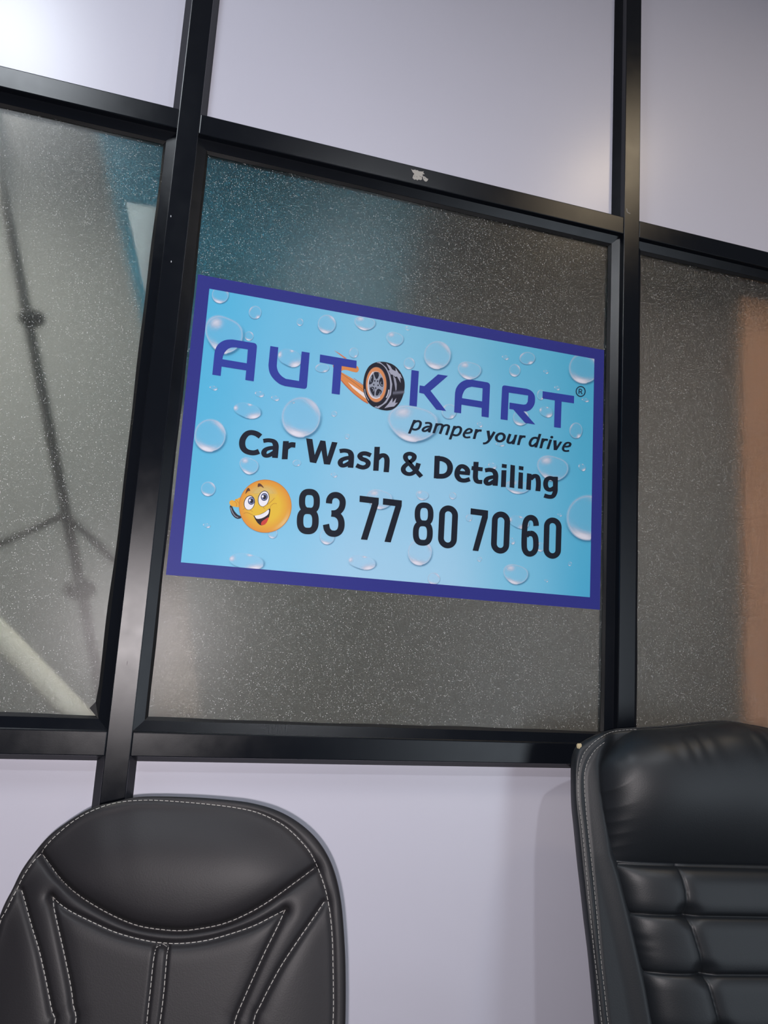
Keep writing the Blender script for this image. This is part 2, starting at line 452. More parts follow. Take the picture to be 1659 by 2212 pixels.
# printed droplets: (x, y, rx, ry, form) in photograph pixels; form 0 round, 1 lens, 2 wedge
drops = [(476, 637, 18, 18, 0), (551, 675, 13.5, 14, 3), (648, 696, 7, 8, 0), (538, 726, 9.6, 10, 0), (484, 722, 40, 43, 1),
         (625, 772, 25, 24, 2), (706, 700, 19.5, 20, 0), (788, 698, 22, 16, 1), (853, 732, 18, 16, 1), (881, 709, 6, 5, 1),
         (764, 762, 10, 11, 3), (884, 785, 12, 12.5, 0), (696, 795, 15, 9.5, 3), (945, 767, 29, 30, 0), (1139, 774, 17, 13.5, 3),
         (1112, 800, 12, 13.5, 0), (1262, 795, 33, 33, 0), (1179, 803, 5.5, 5, 2), (1091, 772, 7.5, 6, 2), (1168, 853, 8, 11, 3),
         (1179, 889, 14, 15, 2), (1264, 864, 8, 5, 2), (1203, 838, 6, 6, 2), (1014, 800, 24, 21, 1), (970, 889, 16, 16, 3),
         (1036, 917, 6, 7, 2), (1244, 930, 14, 17, 3), (892, 914, 52, 42, 1), (1125, 902, 17, 17, 0), (454, 940.5, 34, 35, 0),
         (650.5, 901, 42, 43, 0), (533, 886, 30, 20, 2), (538, 1006, 20, 19, 1), (641, 1000, 9, 7, 3), (450, 1056, 15.5, 15.5, 0),
         (560, 851, 10, 8, 2), (1194, 1011, 33, 29, 1), (1257, 1009, 8, 10, 2), (1270, 1118, 46, 48, 0), (1120, 1127, 22, 17, 2),
         (1114, 1240, 26, 23, 1), (1231, 1218, 4, 4.5, 0), (1167, 1181, 10, 11, 1), (1118, 1052, 26, 15, 1), (446, 1135, 8, 6, 2),
         (589, 1152, 10, 11, 0), (707, 1159, 16, 17, 0), (531, 1212, 37, 22, 2), (781, 1214, 29, 19, 2), (907, 1193, 26, 28, 0),
         (937, 1250, 13, 13, 0), (1036, 1208, 5, 5, 0), (1013, 1119, 7, 7.5, 3), (912, 1070, 13, 11, 1), (978, 1071, 7.5, 7.5, 0),
         (820, 1078, 27, 22, 1), (750, 943, 5, 5.5, 0), (721, 1026, 7, 6, 2), (594, 860, 9, 7, 2), (461, 838, 9, 6, 2), (632, 868, 5, 4, 2),
         (1080, 960, 10, 5, 2), (1063, 1006, 9, 9, 2), (1209, 1112, 5, 4, 2), (1105, 1168, 7, 9, 2), (1180, 1254, 4, 4, 2), (722, 894, 6, 6, 0)]
rs = [0.0, 0.3, 0.55, 0.7, 0.8, 0.88, 0.95, 1.0, 1.05, 1.13, 1.22]
def bump_(x, c, w): return math.exp(-((x - c) / w) ** 2)
def angd(a, b): return (a - b + math.pi) % (2 * math.pi) - math.pi
dp = Art(YP, (0, 0, 1))
for n_, (x, y, rx, ry, form) in enumerate(drops):
    rr = random.Random(n_); ph = rr.uniform(-0.3, 0.3)
    def rad(a, rx=rx, ry=ry, form=form, ph=ph):      # screen-like frame: y downwards
        q = 1.0
        if form == 1: q = 0.97 + 0.10 * math.cos(2 * a - 1.0 + ph) + 0.05 * math.cos(3 * a + 1.0)
        if form == 2: q = 0.88 + 0.16 * math.cos(2 * a - 0.9 + ph) + 0.06 * math.cos(a - 0.8)
        return (rx * q * math.cos(a), ry * q * math.sin(a))
    big = min(1.0, 0.55 + rx / 40)
    def colf(s, a, form=form, big=big):
        # a = pi/2 points down, 0 right
        sh = 0.0
        if s >= 0.95: sh = 0.55 * big * bump_(s, 1.03, 0.075) * max(0, 0.25 + 0.75 * math.sin(a + 0.25)) 
        if s >= 1.21: return (70, 140, 180, 0.0)
        wh = 0.05 if s <= 1.0 else 0.0
        if s <= 1.0:
            if form == 3:
                wh += 0.75 * bump_(s, 0.84, 0.2) * bump_(angd(a, 1.05), 0, 0.34) + 0.45 * bump_(s, 0.88, 0.1) * bump_(angd(a, -2.5), 0, 0.5)
            else:
                wh += 0.85 * bump_(s, 0.86, 0.17 if form < 2 else 0.3) * bump_(angd(a, 1.85 if form < 2 else 0.95), 0, 0.62 if form < 2 else 0.5)
                if form == 0: wh += 0.5 * bump_(s, 0.86, 0.12) * bump_(angd(a, -0.75), 0, 0.55)
                if form == 1: wh += 0.7 * bump_(s, 0.66, 0.2) * bump_(angd(a, -2.2), 0, 0.4)
                if form == 2: wh += 0.75 * bump_(s, 0.88, 0.14) * bump_(angd(a, -2.85), 0, 0.25) + 0.7 * bump_(s, 0.88, 0.14) * bump_(angd(a, -1.2), 0, 0.22)
            wh += (0.25 if form != 2 else 0.05) * bump_(s, 0.95, 0.05)
        wh = min(wh * 1.1, 0.93)
        if sh > wh: return (62, 120, 160, sh)
        return (236, 234, 246, wh)
    dp.fan(x, y, rad, rs, colf, 2, n=56 if rx > 12 else 28, clip=CLIP)
    dp.cut('droplet_print', poster)

# ---- lettering
BLUE = (48, 62, 158)
t1 = Art(YP, (440, 710, 6.381)); LY = 5
def cr(pts, step=5): return [tuple(p) for p in crom(pts, False, step)]
# A
t1.poly(rnd([(118, 635)] + cr([(148, 340), (160, 285), (195, 222), (250, 178), (315, 155), (395, 150)]) + [(738, 205), (690, 727), (573, 708), (585, 577), (247, 523), (234, 652)], {32: 0, 27: 55}), BLUE, LY,
        holes=[[(258, 422)] + cr([(265, 385), (288, 332), (330, 285), (380, 262), (440, 260)]) + [(608, 288), (593, 478)]])
t1.cut('letter', poster)
# U
t1.poly([(918, 240), (1028, 258)] + cr([(1010, 470), (1008, 530), (1030, 600), (1075, 655), (1130, 692)]) + [(1313, 722), (1350, 315), (1460, 333)] +
        rnd([(1460, 333), (1420, 836), (1120, 793)], {1: 45})[1:-1] + cr([(1120, 793), (1040, 760), (960, 690), (910, 610), (893, 520), (897, 450)]), BLUE, LY)
t1.cut('letter', poster)
t1.view(690, 740, 7.541)
t1.poly([(10, 195), (605, 297), (602, 422), (362, 383), (330, 850), (198, 832), (230, 365), (3, 322)], BLUE, LY)
t1.cut('letter', poster)
t1.view(870, 770, 6.381)
t1.poly([(120, 187), (221, 203), (192, 692), (90, 677)], BLUE, LY)
t1.poly([(232, 400), (295, 410), (485, 248), (622, 268), (382, 475), (597, 753), (462, 735), (290, 515), (225, 502)], BLUE, LY)
t1.cut('letter', poster)
t1.poly([(707, 772)] + cr([(720, 500), (735, 440), (775, 380), (830, 340), (890, 322), (950, 322)]) + rnd([(950, 322), (1204, 364), (1183, 843)], {1: 50})[1:] +
        [(1085, 828), (1087, 710), (808, 665), (803, 785)], BLUE, LY,
        holes=[[(815, 575)] + cr([(822, 530), (850, 470), (890, 435), (950, 418)]) + [(1100, 440), (1092, 620)]])
t1.cut('letter', poster)
t1.view(1060, 790, 7.213)
t1.poly(rnd([(152, 835), (178, 302), (560, 360)], {1: 48})[:-1] + cr([(560, 360), (620, 385), (665, 430), (688, 490), (685, 580), (660, 640), (615, 690), (560, 712), (510, 713)]) +
        [(692, 917), (535, 893), (350, 683), (288, 675), (292, 575)] + cr([(510, 608), (550, 598), (575, 560)]) + [(582, 465), (280, 420), (262, 850)], BLUE, LY)
t1.cut('letter', poster)
t1.poly([(808, 398), (1298, 472), (1295, 588), (1103, 560), (1090, 972), (985, 958), (997, 542), (805, 510)], BLUE, LY)
t1.cut('letter', poster)
DK = (22, 46, 74)
t1.stroke([(1400 + 70 * math.cos(a), 402 + 77 * math.sin(a)) for a in np.linspace(0, 2 * math.pi, 40, endpoint=False)], 16, DK, LY, smooth=False, closed=True)
t1.stroke([(1376, 360), (1372, 440)], 15, DK, LY, smooth=False)
t1.stroke([(1374, 366), (1402, 368), (1418, 384), (1408, 402), (1374, 406)], 13, DK, LY)
t1.stroke([(1396, 402), (1422, 444)], 15, DK, LY, smooth=False)

t1.cut('registered_mark', poster)
t2 = Art(YP, (870, 890, 8.295)); K = (12, 26, 46)
def S(t, pts, w, wy=None, smooth=True): t.stroke(pts, w, K, LY, wy=wy, smooth=smooth)
S(t2, [(212, 143), (114, 388)], 50, 10, False)
S(t2, [(178, 222), (205, 190), (245, 168), (288, 166), (316, 190), (314, 235), (290, 285), (250, 312), (205, 316), (160, 300)], 46, 36)
t2.cut('letter', poster)
S(t2, [(398, 200), (450, 196), (492, 206), (506, 238), (495, 290), (468, 366)], 48, 34)
S(t2, [(490, 262), (430, 266), (378, 290), (358, 322), (374, 343), (420, 336), (475, 296)], 46, 34)
t2.cut('letter', poster)
S(t2, [(612, 203), (552, 380)], 50, 10, False)
S(t2, [(588, 262), (630, 228), (675, 222), (707, 238), (704, 285), (664, 394)], 48, 34)
S(t2, [(700, 282), (742, 246), (788, 236), (822, 255), (816, 300), (778, 414)], 48, 34)
t2.cut('letter', poster)
S(t2, [(930, 250), (845, 493), ], 50, 10, False)
S(t2, [(905, 325), (935, 290), (978, 270), (1018, 274), (1040, 306), (1030, 360), (998, 405), (955, 420), (910, 412), (880, 398)], 46, 36)
t2.cut('letter', poster)
S(t2, [(1105, 380), (1180, 376), (1226, 360)], 44, 32)
S(t2, [(1216, 368), (1232, 330), (1202, 305), (1155, 315), (1112, 360), (1092, 410), (1108, 446), (1150, 458), (1208, 450)], 44, 32)
t2.cut('letter', poster)
S(t2, [(1322, 308), (1276, 484)], 50, 10, False)
S(t2, [(1300, 388), (1330, 350), (1368, 333), (1412, 336)], 42, 40)
t2.cut('letter', poster)
t2.view(1040, 900, 7.9)
S(t2, [(110, 240), (135, 392)], 52, 10, False)
S(t2, [(220, 260), (150, 375), (105, 432), (65, 455), (24, 458)], 48, 34)
t2.cut('letter', poster)
t2.stroke([(320 + 68 * math.cos(a) - 0.22 * 66 * math.sin(a), 356 + 66 * math.sin(a) + 4 * math.cos(a)) for a in np.linspace(0, 2 * math.pi, 30, endpoint=False)], 48, K, LY, wy=38, closed=True)
t2.cut('letter', poster)
S(t2, [(487, 297), (450, 400), (455, 440), (490, 448), (535, 425), (570, 375)], 48, 36)
S(t2, [(588, 310), (538, 473)], 48, 10, False)
t2.cut('letter', poster)
S(t2, [(670, 318), (626, 486)], 48, 10, False)
S(t2, [(648, 398), (676, 358), (710, 340), (750, 345)], 40, 38)
t2.cut('letter', poster)
S(t2, [(972, 384), (925, 362), (872, 374), (836, 420), (826, 468), (848, 498), (890, 494), (940, 455)], 46, 36)
S(t2, [(998, 296), (924, 527)], 48, 10, False)
t2.cut('letter', poster)
S(t2, [(1050, 372), (1008, 541)], 48, 10, False)
S(t2, [(1030, 450), (1056, 412), (1090, 394), (1132, 400)], 40, 38)
t2.cut('letter', poster)
S(t2, [(1182, 392), (1128, 556)], 48, 10, False)
t2.ell(1198, 352, 26, 23, K, LY)
t2.cut('letter', poster)
S(t2, [(1252, 405), (1258, 572)], 54, 10, False)
S(t2, [(1358, 428), (1262, 572)], 50, 10, False)
t2.cut('letter', poster)
S(t2, [(1400, 513), (1465, 512), (1508, 500)], 42, 30)
S(t2, [(1500, 506), (1514, 468), (1488, 446), (1440, 456), (1402, 505), (1390, 550), (1408, 580), (1450, 588), (1494, 582)], 42, 30)
t2.cut('letter', poster)

t3 = Art(YP, (500, 910, 4.608)); K = (14, 22, 40)
S(t3, [(289, 152), (245, 124), (195, 113), (150, 128), (115, 175), (106, 225), (118, 270), (150, 300), (200, 314), (240, 312), (274, 300)], 62, 50)
t3.cut('letter', poster)
S(t3, [(316, 196), (370, 190), (420, 202), (440, 238), (438, 300), (432, 365)], 58, 40)
S(t3, [(438, 262), (380, 268), (337, 285), (322, 315), (336, 342), (372, 340), (425, 310)], 54, 38)
t3.cut('letter', poster)
S(t3, [(542, 198), (529, 379)], 58, 10, False)
S(t3, [(550, 262), (590, 236), (636, 238)], 46, 52)
t3.cut('letter', poster)
t3.poly([(742, 170), (805, 178), (828, 335), (885, 190), (935, 197), (955, 352), (1000, 205), (1055, 212), (980, 433), (920, 428), (895, 290), (842, 418), (780, 408)], K, LY)
t3.cut('letter', poster)
S(t3, [(1076, 298), (1125, 292), (1172, 304), (1191, 338), (1190, 400), (1184, 463)], 56, 40)
S(t3, [(1190, 362), (1140, 368), (1097, 385), (1082, 412), (1096, 440), (1130, 438), (1178, 412)], 52, 38)
t3.cut('letter', poster)
S(t3, [(1387, 340), (1340, 322), (1298, 324), (1276, 348), (1297, 374), (1335, 388), (1360, 412), (1350, 444), (1315, 460), (1278, 454), (1242, 438)], 50, 42)
t3.cut('letter', poster)
S(t3, [(1450, 255), (1436, 493)], 54, 10, False)
S(t3, [(1450, 375), (1485, 345), (1522, 342), (1545, 372), (1546, 430), (1539, 507)], 53, 42)
t3.cut('letter', poster)
t3.view(850, 960, 4.366)
S(t3, [(262, 305), (210, 248), (150, 180), (114, 135), (118, 100), (155, 88), (192, 106), (188, 140), (150, 170)], 46, 36)
S(t3, [(160, 162), (102, 208), (92, 245), (118, 274), (165, 278), (210, 246), (236, 178)], 46, 36)
t3.cut('letter', poster)
S(t3, [(412, 108), (404, 320)], 50, 10, False)
S(t3, [(408, 132), (468, 140), (514, 168), (533, 215), (520, 268), (476, 298), (402, 300)], 54, 46)
t3.cut('letter', poster)
S(t3, [(600, 264), (720, 276)], 40, 34, False)
S(t3, [(698, 275), (694, 238), (662, 210), (626, 212), (602, 248), (599, 295), (625, 332), (670, 341), (719, 328)], 49, 40)
t3.cut('letter', poster)
S(t3, [(778, 165), (773, 260), (772, 318), (790, 350), (836, 355)], 48, 38)
S(t3, [(735, 223), (840, 236)], 40, 38, False)
t3.cut('letter', poster)
S(t3, [(862, 246), (905, 240), (945, 252), (962, 285), (962, 330), (957, 390)], 48, 38)
S(t3, [(960, 305), (915, 312), (882, 325), (870, 350), (882, 371), (910, 369), (950, 345)], 46, 34)
t3.cut('letter', poster)
S(t3, [(1041, 244), (1035, 402)], 46, 10, False)
t3.poly([(1022, 183), (1068, 190), (1065, 225), (1020, 219)], K, LY)
t3.cut('letter', poster)
t3.poly([(1103, 192), (1145, 199), (1138, 412), (1094, 405)], K, LY)
t3.cut('letter', poster)
t3.poly([(1180, 262), (1221, 268), (1217, 421), (1173, 415)], K, LY)
t3.poly([(1182, 203), (1226, 210), (1223, 245), (1180, 239)], K, LY)
t3.cut('letter', poster)
t3.poly([(1258, 272), (1302, 279), (1293, 431), (1250, 425)], K, LY)
S(t3, [(1290, 325), (1322, 300), (1352, 304), (1364, 340), (1365, 390), (1360, 441)], 46, 38)
t3.cut('letter', poster)
S(t3, [(1526, 305), (1525, 400), (1522, 450), (1502, 488), (1465, 494), (1420, 482)], 46, 38)
S(t3, [(1526, 340), (1482, 318), (1446, 330), (1433, 372), (1444, 414), (1478, 428), (1520, 408)], 46, 38)
t3.cut('letter', poster)

t4 = Art(YP, (620, 1030, 5.53)); K = (14, 22, 38)
def loop(t, cx, cy, rx, ry, w, e=2.6):
    pts = []
    for a in np.linspace(0, 2 * math.pi, 44, endpoint=False):
        ca, sa = math.cos(a), math.sin(a)
        pts.append((cx + rx * math.copysign(abs(ca) ** (2 / e), ca) - 0.03 * ry * sa, cy + ry * math.copysign(abs(sa) ** (2 / e), sa) + 0.07 * rx * ca))
    t.stroke(pts, w, K, LY, closed=True, smooth=False)
def stad(t, top, bot, r, w):
    pts = []
    for k in range(17):
        a = math.pi + math.pi * k / 16; pts.append((top[0] + r * math.cos(a), top[1] + r * 1.05 + r * 1.05 * math.sin(a) + 0.07 * r * math.cos(a)))
    for k in range(17):
        a = math.pi * k / 16; pts.append((bot[0] + r * math.cos(a), bot[1] - r * 1.05 + r * 1.05 * math.sin(a) + 0.07 * r * math.cos(a)))
    t.stroke(pts, w, K, LY, closed=True, smooth=False)
loop(t4, 267, 294, 88, 113, 74); loop(t4, 247, 527, 92, 121, 78)
t4.cut('letter', poster)
S(t4, [(500, 318), (507, 268), (535, 230), (578, 218), (622, 230), (656, 268), (664, 315), (652, 370), (620, 412), (580, 434), (530, 438)], 74)
S(t4, [(530, 438), (585, 448), (628, 484), (648, 540), (646, 605), (625, 652), (590, 676), (552, 680), (510, 668), (478, 628), (465, 569)], 76)
t4.cut('letter', poster)
t4.poly([(868, 225), (1096, 252), (1093, 325), (958, 755), (881, 748), (1016, 318), (865, 300)], K, LY)
t4.cut('letter', poster)
t4.poly([(1147, 257), (1371, 283), (1369, 350), (1238, 784), (1163, 776), (1293, 350), (1144, 332)], K, LY)
t4.cut('letter', poster)
t4.view(880, 1060, 4.608)
loop(t4, 165, 235, 66, 90, 55); loop(t4, 153, 422, 70, 97, 58)
t4.cut('letter', poster)
stad(t4, (409, 176), (398, 545), 65, 58)
t4.cut('letter', poster)
t4.poly([(630, 175), (803, 198), (800, 270), (705, 602), (648, 596), (743, 250), (627, 235)], K, LY)
t4.cut('letter', poster)
stad(t4, (931, 236), (922, 598), 62, 57)
t4.cut('letter', poster)
S(t4, [(1280, 351), (1277, 315), (1260, 282), (1225, 268), (1190, 284), (1171, 330), (1164, 420), (1161, 520), (1165, 580), (1186, 618), (1220, 630), (1255, 614), (1275, 575), (1278, 510), (1270, 458), (1246, 430), (1218, 425)], 55)
S(t4, [(1222, 425), (1200, 430), (1180, 448)], 54)
t4.cut('letter', poster)
stad(t4, (1446, 295), (1440, 650), 60, 55)
t4.cut('letter', poster)

# ---- tyre emblem with its orange swoosh
ty = Art(YP, (690, 740, 7.541))
OR = (222, 140, 78)
ty.poly([(235, 125), (330, 178), (450, 262), (410, 262)], (214, 128, 96), 3)
ty.poly(cr([(218, 368), (222, 400), (236, 410)]) + [(236, 368)], (216, 120, 80), 3)
ty.poly([(345, 380)] + cr([(600, 420), (606, 384), (632, 404), (641, 446), (612, 484), (540, 476), (450, 450), (385, 450), (345, 478)]), OR, 3)
ty.poly([(345, 476)] + cr([(430, 525), (560, 602), (712, 702)]) + [(720, 830), (795, 990)] + cr([(700, 935), (560, 822), (430, 690), (345, 600)]), OR, 3)
ty.stroke([(352, 610), (430, 700), (560, 828), (700, 938), (792, 992)], 16, (198, 104, 70), 4)
ty.stroke([(350, 500), (450, 570), (600, 680), (712, 770)], 8, (176, 108, 66), 4)
ty.stroke([(560, 585), (640, 640), (712, 695)], 7, (176, 92, 60), 4)
ty.poly([(462, 645), (560, 712), (735, 830), (790, 910), (830, 970), (700, 872), (540, 740)], (238, 226, 224), 4)
BK = (32, 31, 44); GR = (166, 168, 186)
ty.poly(cr([(712, 690), (720, 600), (745, 500), (790, 410), (840, 360), (900, 330), (980, 314), (1080, 320), (1180, 352), (1260, 410), (1330, 500), (1375, 600), (1388, 700), (1375, 810), (1340, 920), (1280, 1020), (1200, 1085), (1120, 1108), (1020, 1100), (920, 1068), (850, 1032), (790, 970), (745, 880), (718, 790), (712, 700)]), BK, 6)
ty.poly([(930, 326), (985, 318), (1085, 405), (1150, 520), (1185, 680), (1165, 850), (1090, 980), (960, 1074), (890, 1052), (1010, 1000), (1100, 880), (1150, 680), (1120, 520), (1050, 400)], GR, 7)
ty.stroke([(960, 345), (1060, 420), (1120, 540), (1142, 690), (1120, 850), (1040, 980), (930, 1045)], 12, BK, 8)
ty.poly([(1085, 335), (1150, 380), (1185, 440), (1240, 470), (1238, 415), (1290, 500), (1318, 520), (1345, 590), (1312, 565), (1322, 660), (1262, 555), (1235, 560), (1180, 520), (1165, 525), (1120, 455), (1145, 455)], GR, 7)
ty.poly([(1195, 530), (1240, 590), (1258, 680), (1255, 770), (1240, 835), (1232, 740), (1215, 640)], (150, 152, 170), 7)
ty.poly([(1055, 1072), (1120, 1000), (1190, 900), (1188, 982), (1250, 905), (1230, 988), (1276, 978), (1215, 1042), (1140, 1052)], GR, 7)
for k in range(9):
    ty.poly([(1195, 775 + k * 11), (1384, 762 + k * 10), (1382, 772 + k * 10), (1193, 786 + k * 11)], (120, 122, 140), 7, alpha=0.75 * math.exp(-((k - 4) / 2.2) ** 2))
ty.ell(930, 683, 214, 350, BK, 8, 56)
ty.stroke([(1085, 900), (1110, 850), (1128, 770)], 14, (210, 212, 226), 9)
ty.stroke([(735, 760), (750, 850), (800, 945)], 9, (190, 192, 208), 9)
ty.ell(924, 688, 172, 290, (120, 96, 96), 9, 56)
ty.ell(922, 688, 165, 282, (218, 142, 92), 10, 56)
ty.ell(917, 690, 134, 220, (196, 186, 192), 11, 50)
ty.ell(924, 692, 124, 208, (150, 156, 172), 12, 50)
ty.stroke([(870, 480), (812, 570), (788, 690), (800, 800), (850, 886), (920, 912), (985, 890)], 15, (226, 220, 226), 13)
DH = (34, 36, 50)
for pts in ([(885, 492), (930, 482), (976, 502), (960, 560), (930, 602), (900, 560)], [(866, 520), (880, 580), (870, 640), (842, 676), (806, 680), (822, 600)],
            [(1002, 570), (1030, 605), (1036, 700), (1014, 722), (974, 680), (970, 620)], [(818, 745), (868, 724), (892, 762), (888, 872), (848, 830)],
            [(924, 792), (960, 755), (1010, 792), (990, 842), (918, 866)]):
    ty.poly([tuple(p) for p in crom(pts, True, 4)], DH, 13)
for x, y in ((898, 628), (945, 632), (882, 690), (952, 700), (913, 745)): ty.ell(x, y, 11, 15, DH, 13, 14)
for pts in ([(960, 505), (972, 530), (962, 570)], [(1000, 640), (990, 670), (1012, 700), (1030, 690)], [(848, 740), (880, 770), (872, 800)], [(985, 800), (980, 830), (955, 850)], [(850, 560), (830, 610), (838, 650)]):
    ty.stroke(pts, 8, (170, 176, 192), 14)
ty.build('tyre_emblem', poster)

# ---- plain smiling face with a handset
sm = Art(YP, (480, 1020, 5.925))
sm.poly([tuple(p) for p in crom([(97, 440), (122, 428), (150, 488), (195, 542), (244, 566), (240, 588), (195, 597), (150, 572), (115, 520)], True)], (40, 40, 54), 3)
sm.stroke([(108, 452), (130, 510), (165, 560), (205, 580)], 9, (150, 152, 168), 4)
sm.poly([tuple(p) for p in crom([(92, 400), (100, 368), (128, 358), (158, 368), (168, 346), (196, 340), (228, 328), (235, 430), (205, 448), (150, 442), (115, 432)], True)], (232, 172, 66), 5)
sm.stroke([(155, 370), (178, 392), (186, 420), (176, 438)], 5, (190, 120, 50), 6)
sm.stroke([(168, 350), (195, 372), (215, 400)], 4, (190, 120, 50), 6)
def face(s, a):
    top = max(0, -math.sin(a)); 
    k = max(0.0, (s - 0.55) / 0.45)
    c0 = np.array((232, 190, 62)); c1 = np.array((226, 148, 60)) if True else 0
    q = c0 * (1 - k) + c1 * k
    g = 0.75 * bump_(s, 0.93, 0.07) * bump_(angd(a, 0.72), 0, 0.42)
    q = q * (1 - g) + np.array((236, 212, 158)) * g
    return (*q, 1.0)
sm.fan(550, 436, lambda a: (336 * math.cos(a), 339 * math.sin(a)), [0, 0.3, 0.55, 0.7, 0.82, 0.9, 0.95, 1.0], face, 7, n=72)
sm.stroke([(550 + 334 * math.cos(a), 436 + 337 * math.sin(a)) for a in np.linspace(0, 2 * math.pi, 72, endpoint=False)], 6, (198, 122, 60), 8, closed=True, smooth=False)
sm.fan(520, 270, lambda a: (200 * math.cos(a), 130 * math.sin(a) * (1 if math.sin(a) > 0 else 0.92)), [0, 0.5, 0.8, 1.0],
       lambda s, a: (236, 218, 150, (0.55 if math.sin(a) < 0.1 else 0.25) * (1 - s ** 3)), 8, n=40)
for cx, cy, rx, ry in ((347, 393, 62, 88), (529, 341, 64, 97)):
    sm.ell(cx, cy, rx + 8, ry + 7, (52, 48, 66), 9, tilt=0.22); sm.ell(cx, cy + 2, rx, ry, (240, 238, 244), 10, tilt=0.22)
for cx, cy in ((372, 368), (537, 318)):
    sm.ell(cx, cy, 44, 50, (58, 66, 104), 11, tilt=0.2); sm.ell(cx, cy, 34, 40, (132, 144, 186), 12, tilt=0.2)
    sm.ell(cx + 3, cy + 2, 24, 29, (34, 36, 52), 13, tilt=0.2); sm.ell(cx - 20, cy - 6, 13, 14, (244, 244, 250), 14)
BRW = (96, 58, 44)
sm.poly([tuple(p) for p in crom([(297, 281), (312, 224), (338, 202), (358, 238), (328, 246)], True)], BRW, 9)
sm.poly([tuple(p) for p in crom([(455, 190), (458, 150), (482, 146), (512, 170), (531, 204), (492, 182)], True)], BRW, 9)
sm.poly(cr([(398, 556), (450, 553), (540, 512), (608, 466), (610, 525), (592, 592), (555, 656), (505, 682), (462, 660), (425, 610), (398, 556)]), (46, 30, 38), 9)
sm.poly(cr([(413, 560), (480, 545), (540, 517), (594, 480), (592, 528), (560, 562), (500, 592), (440, 596), (413, 560)]), (240, 238, 242), 10)
sm.poly(cr([(494, 662), (508, 632), (550, 602), (592, 578), (578, 628), (545, 670), (505, 679), (494, 662)]), (206, 70, 62), 10)
for pts in ([(540, 470), (528, 448), (548, 428), (600, 398), (640, 362), (668, 330)], [(612, 470), (622, 430), (660, 402), (698, 405)], [(400, 556), (350, 530), (310, 518), (274, 530)], [(388, 505), (350, 482), (300, 466), (262, 480)]):
    sm.stroke(pts, 5, (188, 126, 54), 9)
sm.build('smiling_face_print', poster)

# ---- torn tape stuck on the top rail, and scratches of the black coating
ta = Art(0.0005, (860, 340, 16.59))
ta.poly([(465, 410), (520, 450), (600, 445), (615, 425), (620, 460), (700, 460), (740, 495), (880, 510), (910, 490), (905, 550), (950, 600), (870, 612), (890, 670), (960, 690), (1040, 760), (1080, 770), (1060, 830), (1010, 870), (960, 860), (905, 800), (880, 700), (850, 680), (860, 790), (800, 815), (740, 790), (690, 825), (640, 790), (580, 800), (515, 740), (540, 650), (580, 590), (530, 540), (500, 490)], (178, 174, 168), 1,
        holes=[[(640, 670), (690, 720), (680, 690)], [(750, 650), (820, 700), (800, 705)], [(600, 640), (575, 690), (590, 690)], [(930, 730), (960, 735), (955, 775)]])
ta.build('tape_residue', wf)
for ob in [ta]: pass
sx = Art(-0.0002, (150, 1200, 3.95))
sx.view(1200, 400, 6.38)
sx.stroke([(980, 322), (990, 370), (1030, 392)], 9, (150, 150, 150), 0)
sx.view(150, 1200, 3.95)
sx.stroke([(495, 900), (490, 935)], 5, (120, 115, 118), 0)
sx.view(0, 0, 1)
for x, y in ((369, 467), (370, 565)): sx.ell(x, y, 1.2, 2.2, (170, 175, 180), 0, 8)
tag(sx.build('coating_scratch', wf), None, kind='stuff')

# ------------------------------------------------------------------ lamps
def led_panel(x, y, label, s=0.3, mat='led', sy=None):
    sy = sy or s
    r = empty('ceiling_light', (x, y, ZC)); tag(r, label, 'ceiling light')
    bm = bmesh.new()
    for (a, b) in (((-s - 0.02, -sy - 0.02), (s + 0.02, -sy)), ((-s - 0.02, sy), (s + 0.02, sy + 0.02)), ((-s - 0.02, -sy), (-s, sy)), ((s, -sy), (s + 0.02, sy))):
        vs = [bm.verts.new((X, Y, Z)) for X in (a[0], b[0]) for Y in (a[1], b[1]) for Z in (-0.012, -0.0005)]
        for q in ((0, 1, 3, 2), (4, 6, 7, 5), (0, 4, 5, 1), (2, 3, 7, 6), (0, 2, 6, 4), (1, 5, 7, 3)): bm.faces.new([vs[i] for i in q])
    bmesh_obj('frame', bm, MAT['white'], r)
    link('diffuser', mesh('diffuser', [(-s, -sy, -0.006), (s, -sy, -0.006), (s, sy, -0.006), (-s, sy, -0.006)], [(3, 2, 1, 0)]), MAT[mat], r)
    return r
def downlight(x, y, label, rad=0.07, mat='warm'):
    r = empty('downlight', (x, y, ZC)); tag(r, label, 'ceiling light')
    n = 28; v = []; f = []
    for rr, z in ((rad, -0.003), (rad, -0.012), (rad + 0.018, -0.012), (rad + 0.022, -0.0005)):
        v += [(rr * math.cos(2 * math.pi * k / n), rr * math.sin(2 * math.pi * k / n), z) for k in range(n)]
    for i in range(3):
        for k in range(n): f.append((i * n + k, i * n + (k + 1) % n, (i + 1) * n + (k + 1) % n, (i + 1) * n + k))
    link('trim_ring', mesh('trim_ring', v, f), MAT['white'], r)
    link('lens', mesh('lens', [(rad * math.cos(2 * math.pi * k / n), rad * math.sin(2 * math.pi * k / n), -0.005) for k in range(n)], [tuple(range(n - 1, -1, -1))]), MAT[mat], r)
    return r
led_panel(-0.64, -1.16, 'long white LED ceiling panel close to the partition', 0.15, 'led', 0.33)
downlight(1.62, -1.05, 'round warm ceiling downlight above the tufted chair')
downlight(0.86, -2.3, 'round white ceiling downlight in the middle of the room', 0.07, 'cool')
led_panel(-1.0, 1.0, 'added square LED ceiling panel lighting the space behind the partition', 0.14, 'fill_back')  # added lamp, brightens the far wall seen through the left pane
led_panel(-1.4, 0.21, 'small added LED ceiling panel lighting the things close behind the partition', 0.07, 'fill_back')  # added lamp for the fronts of the things near the glass
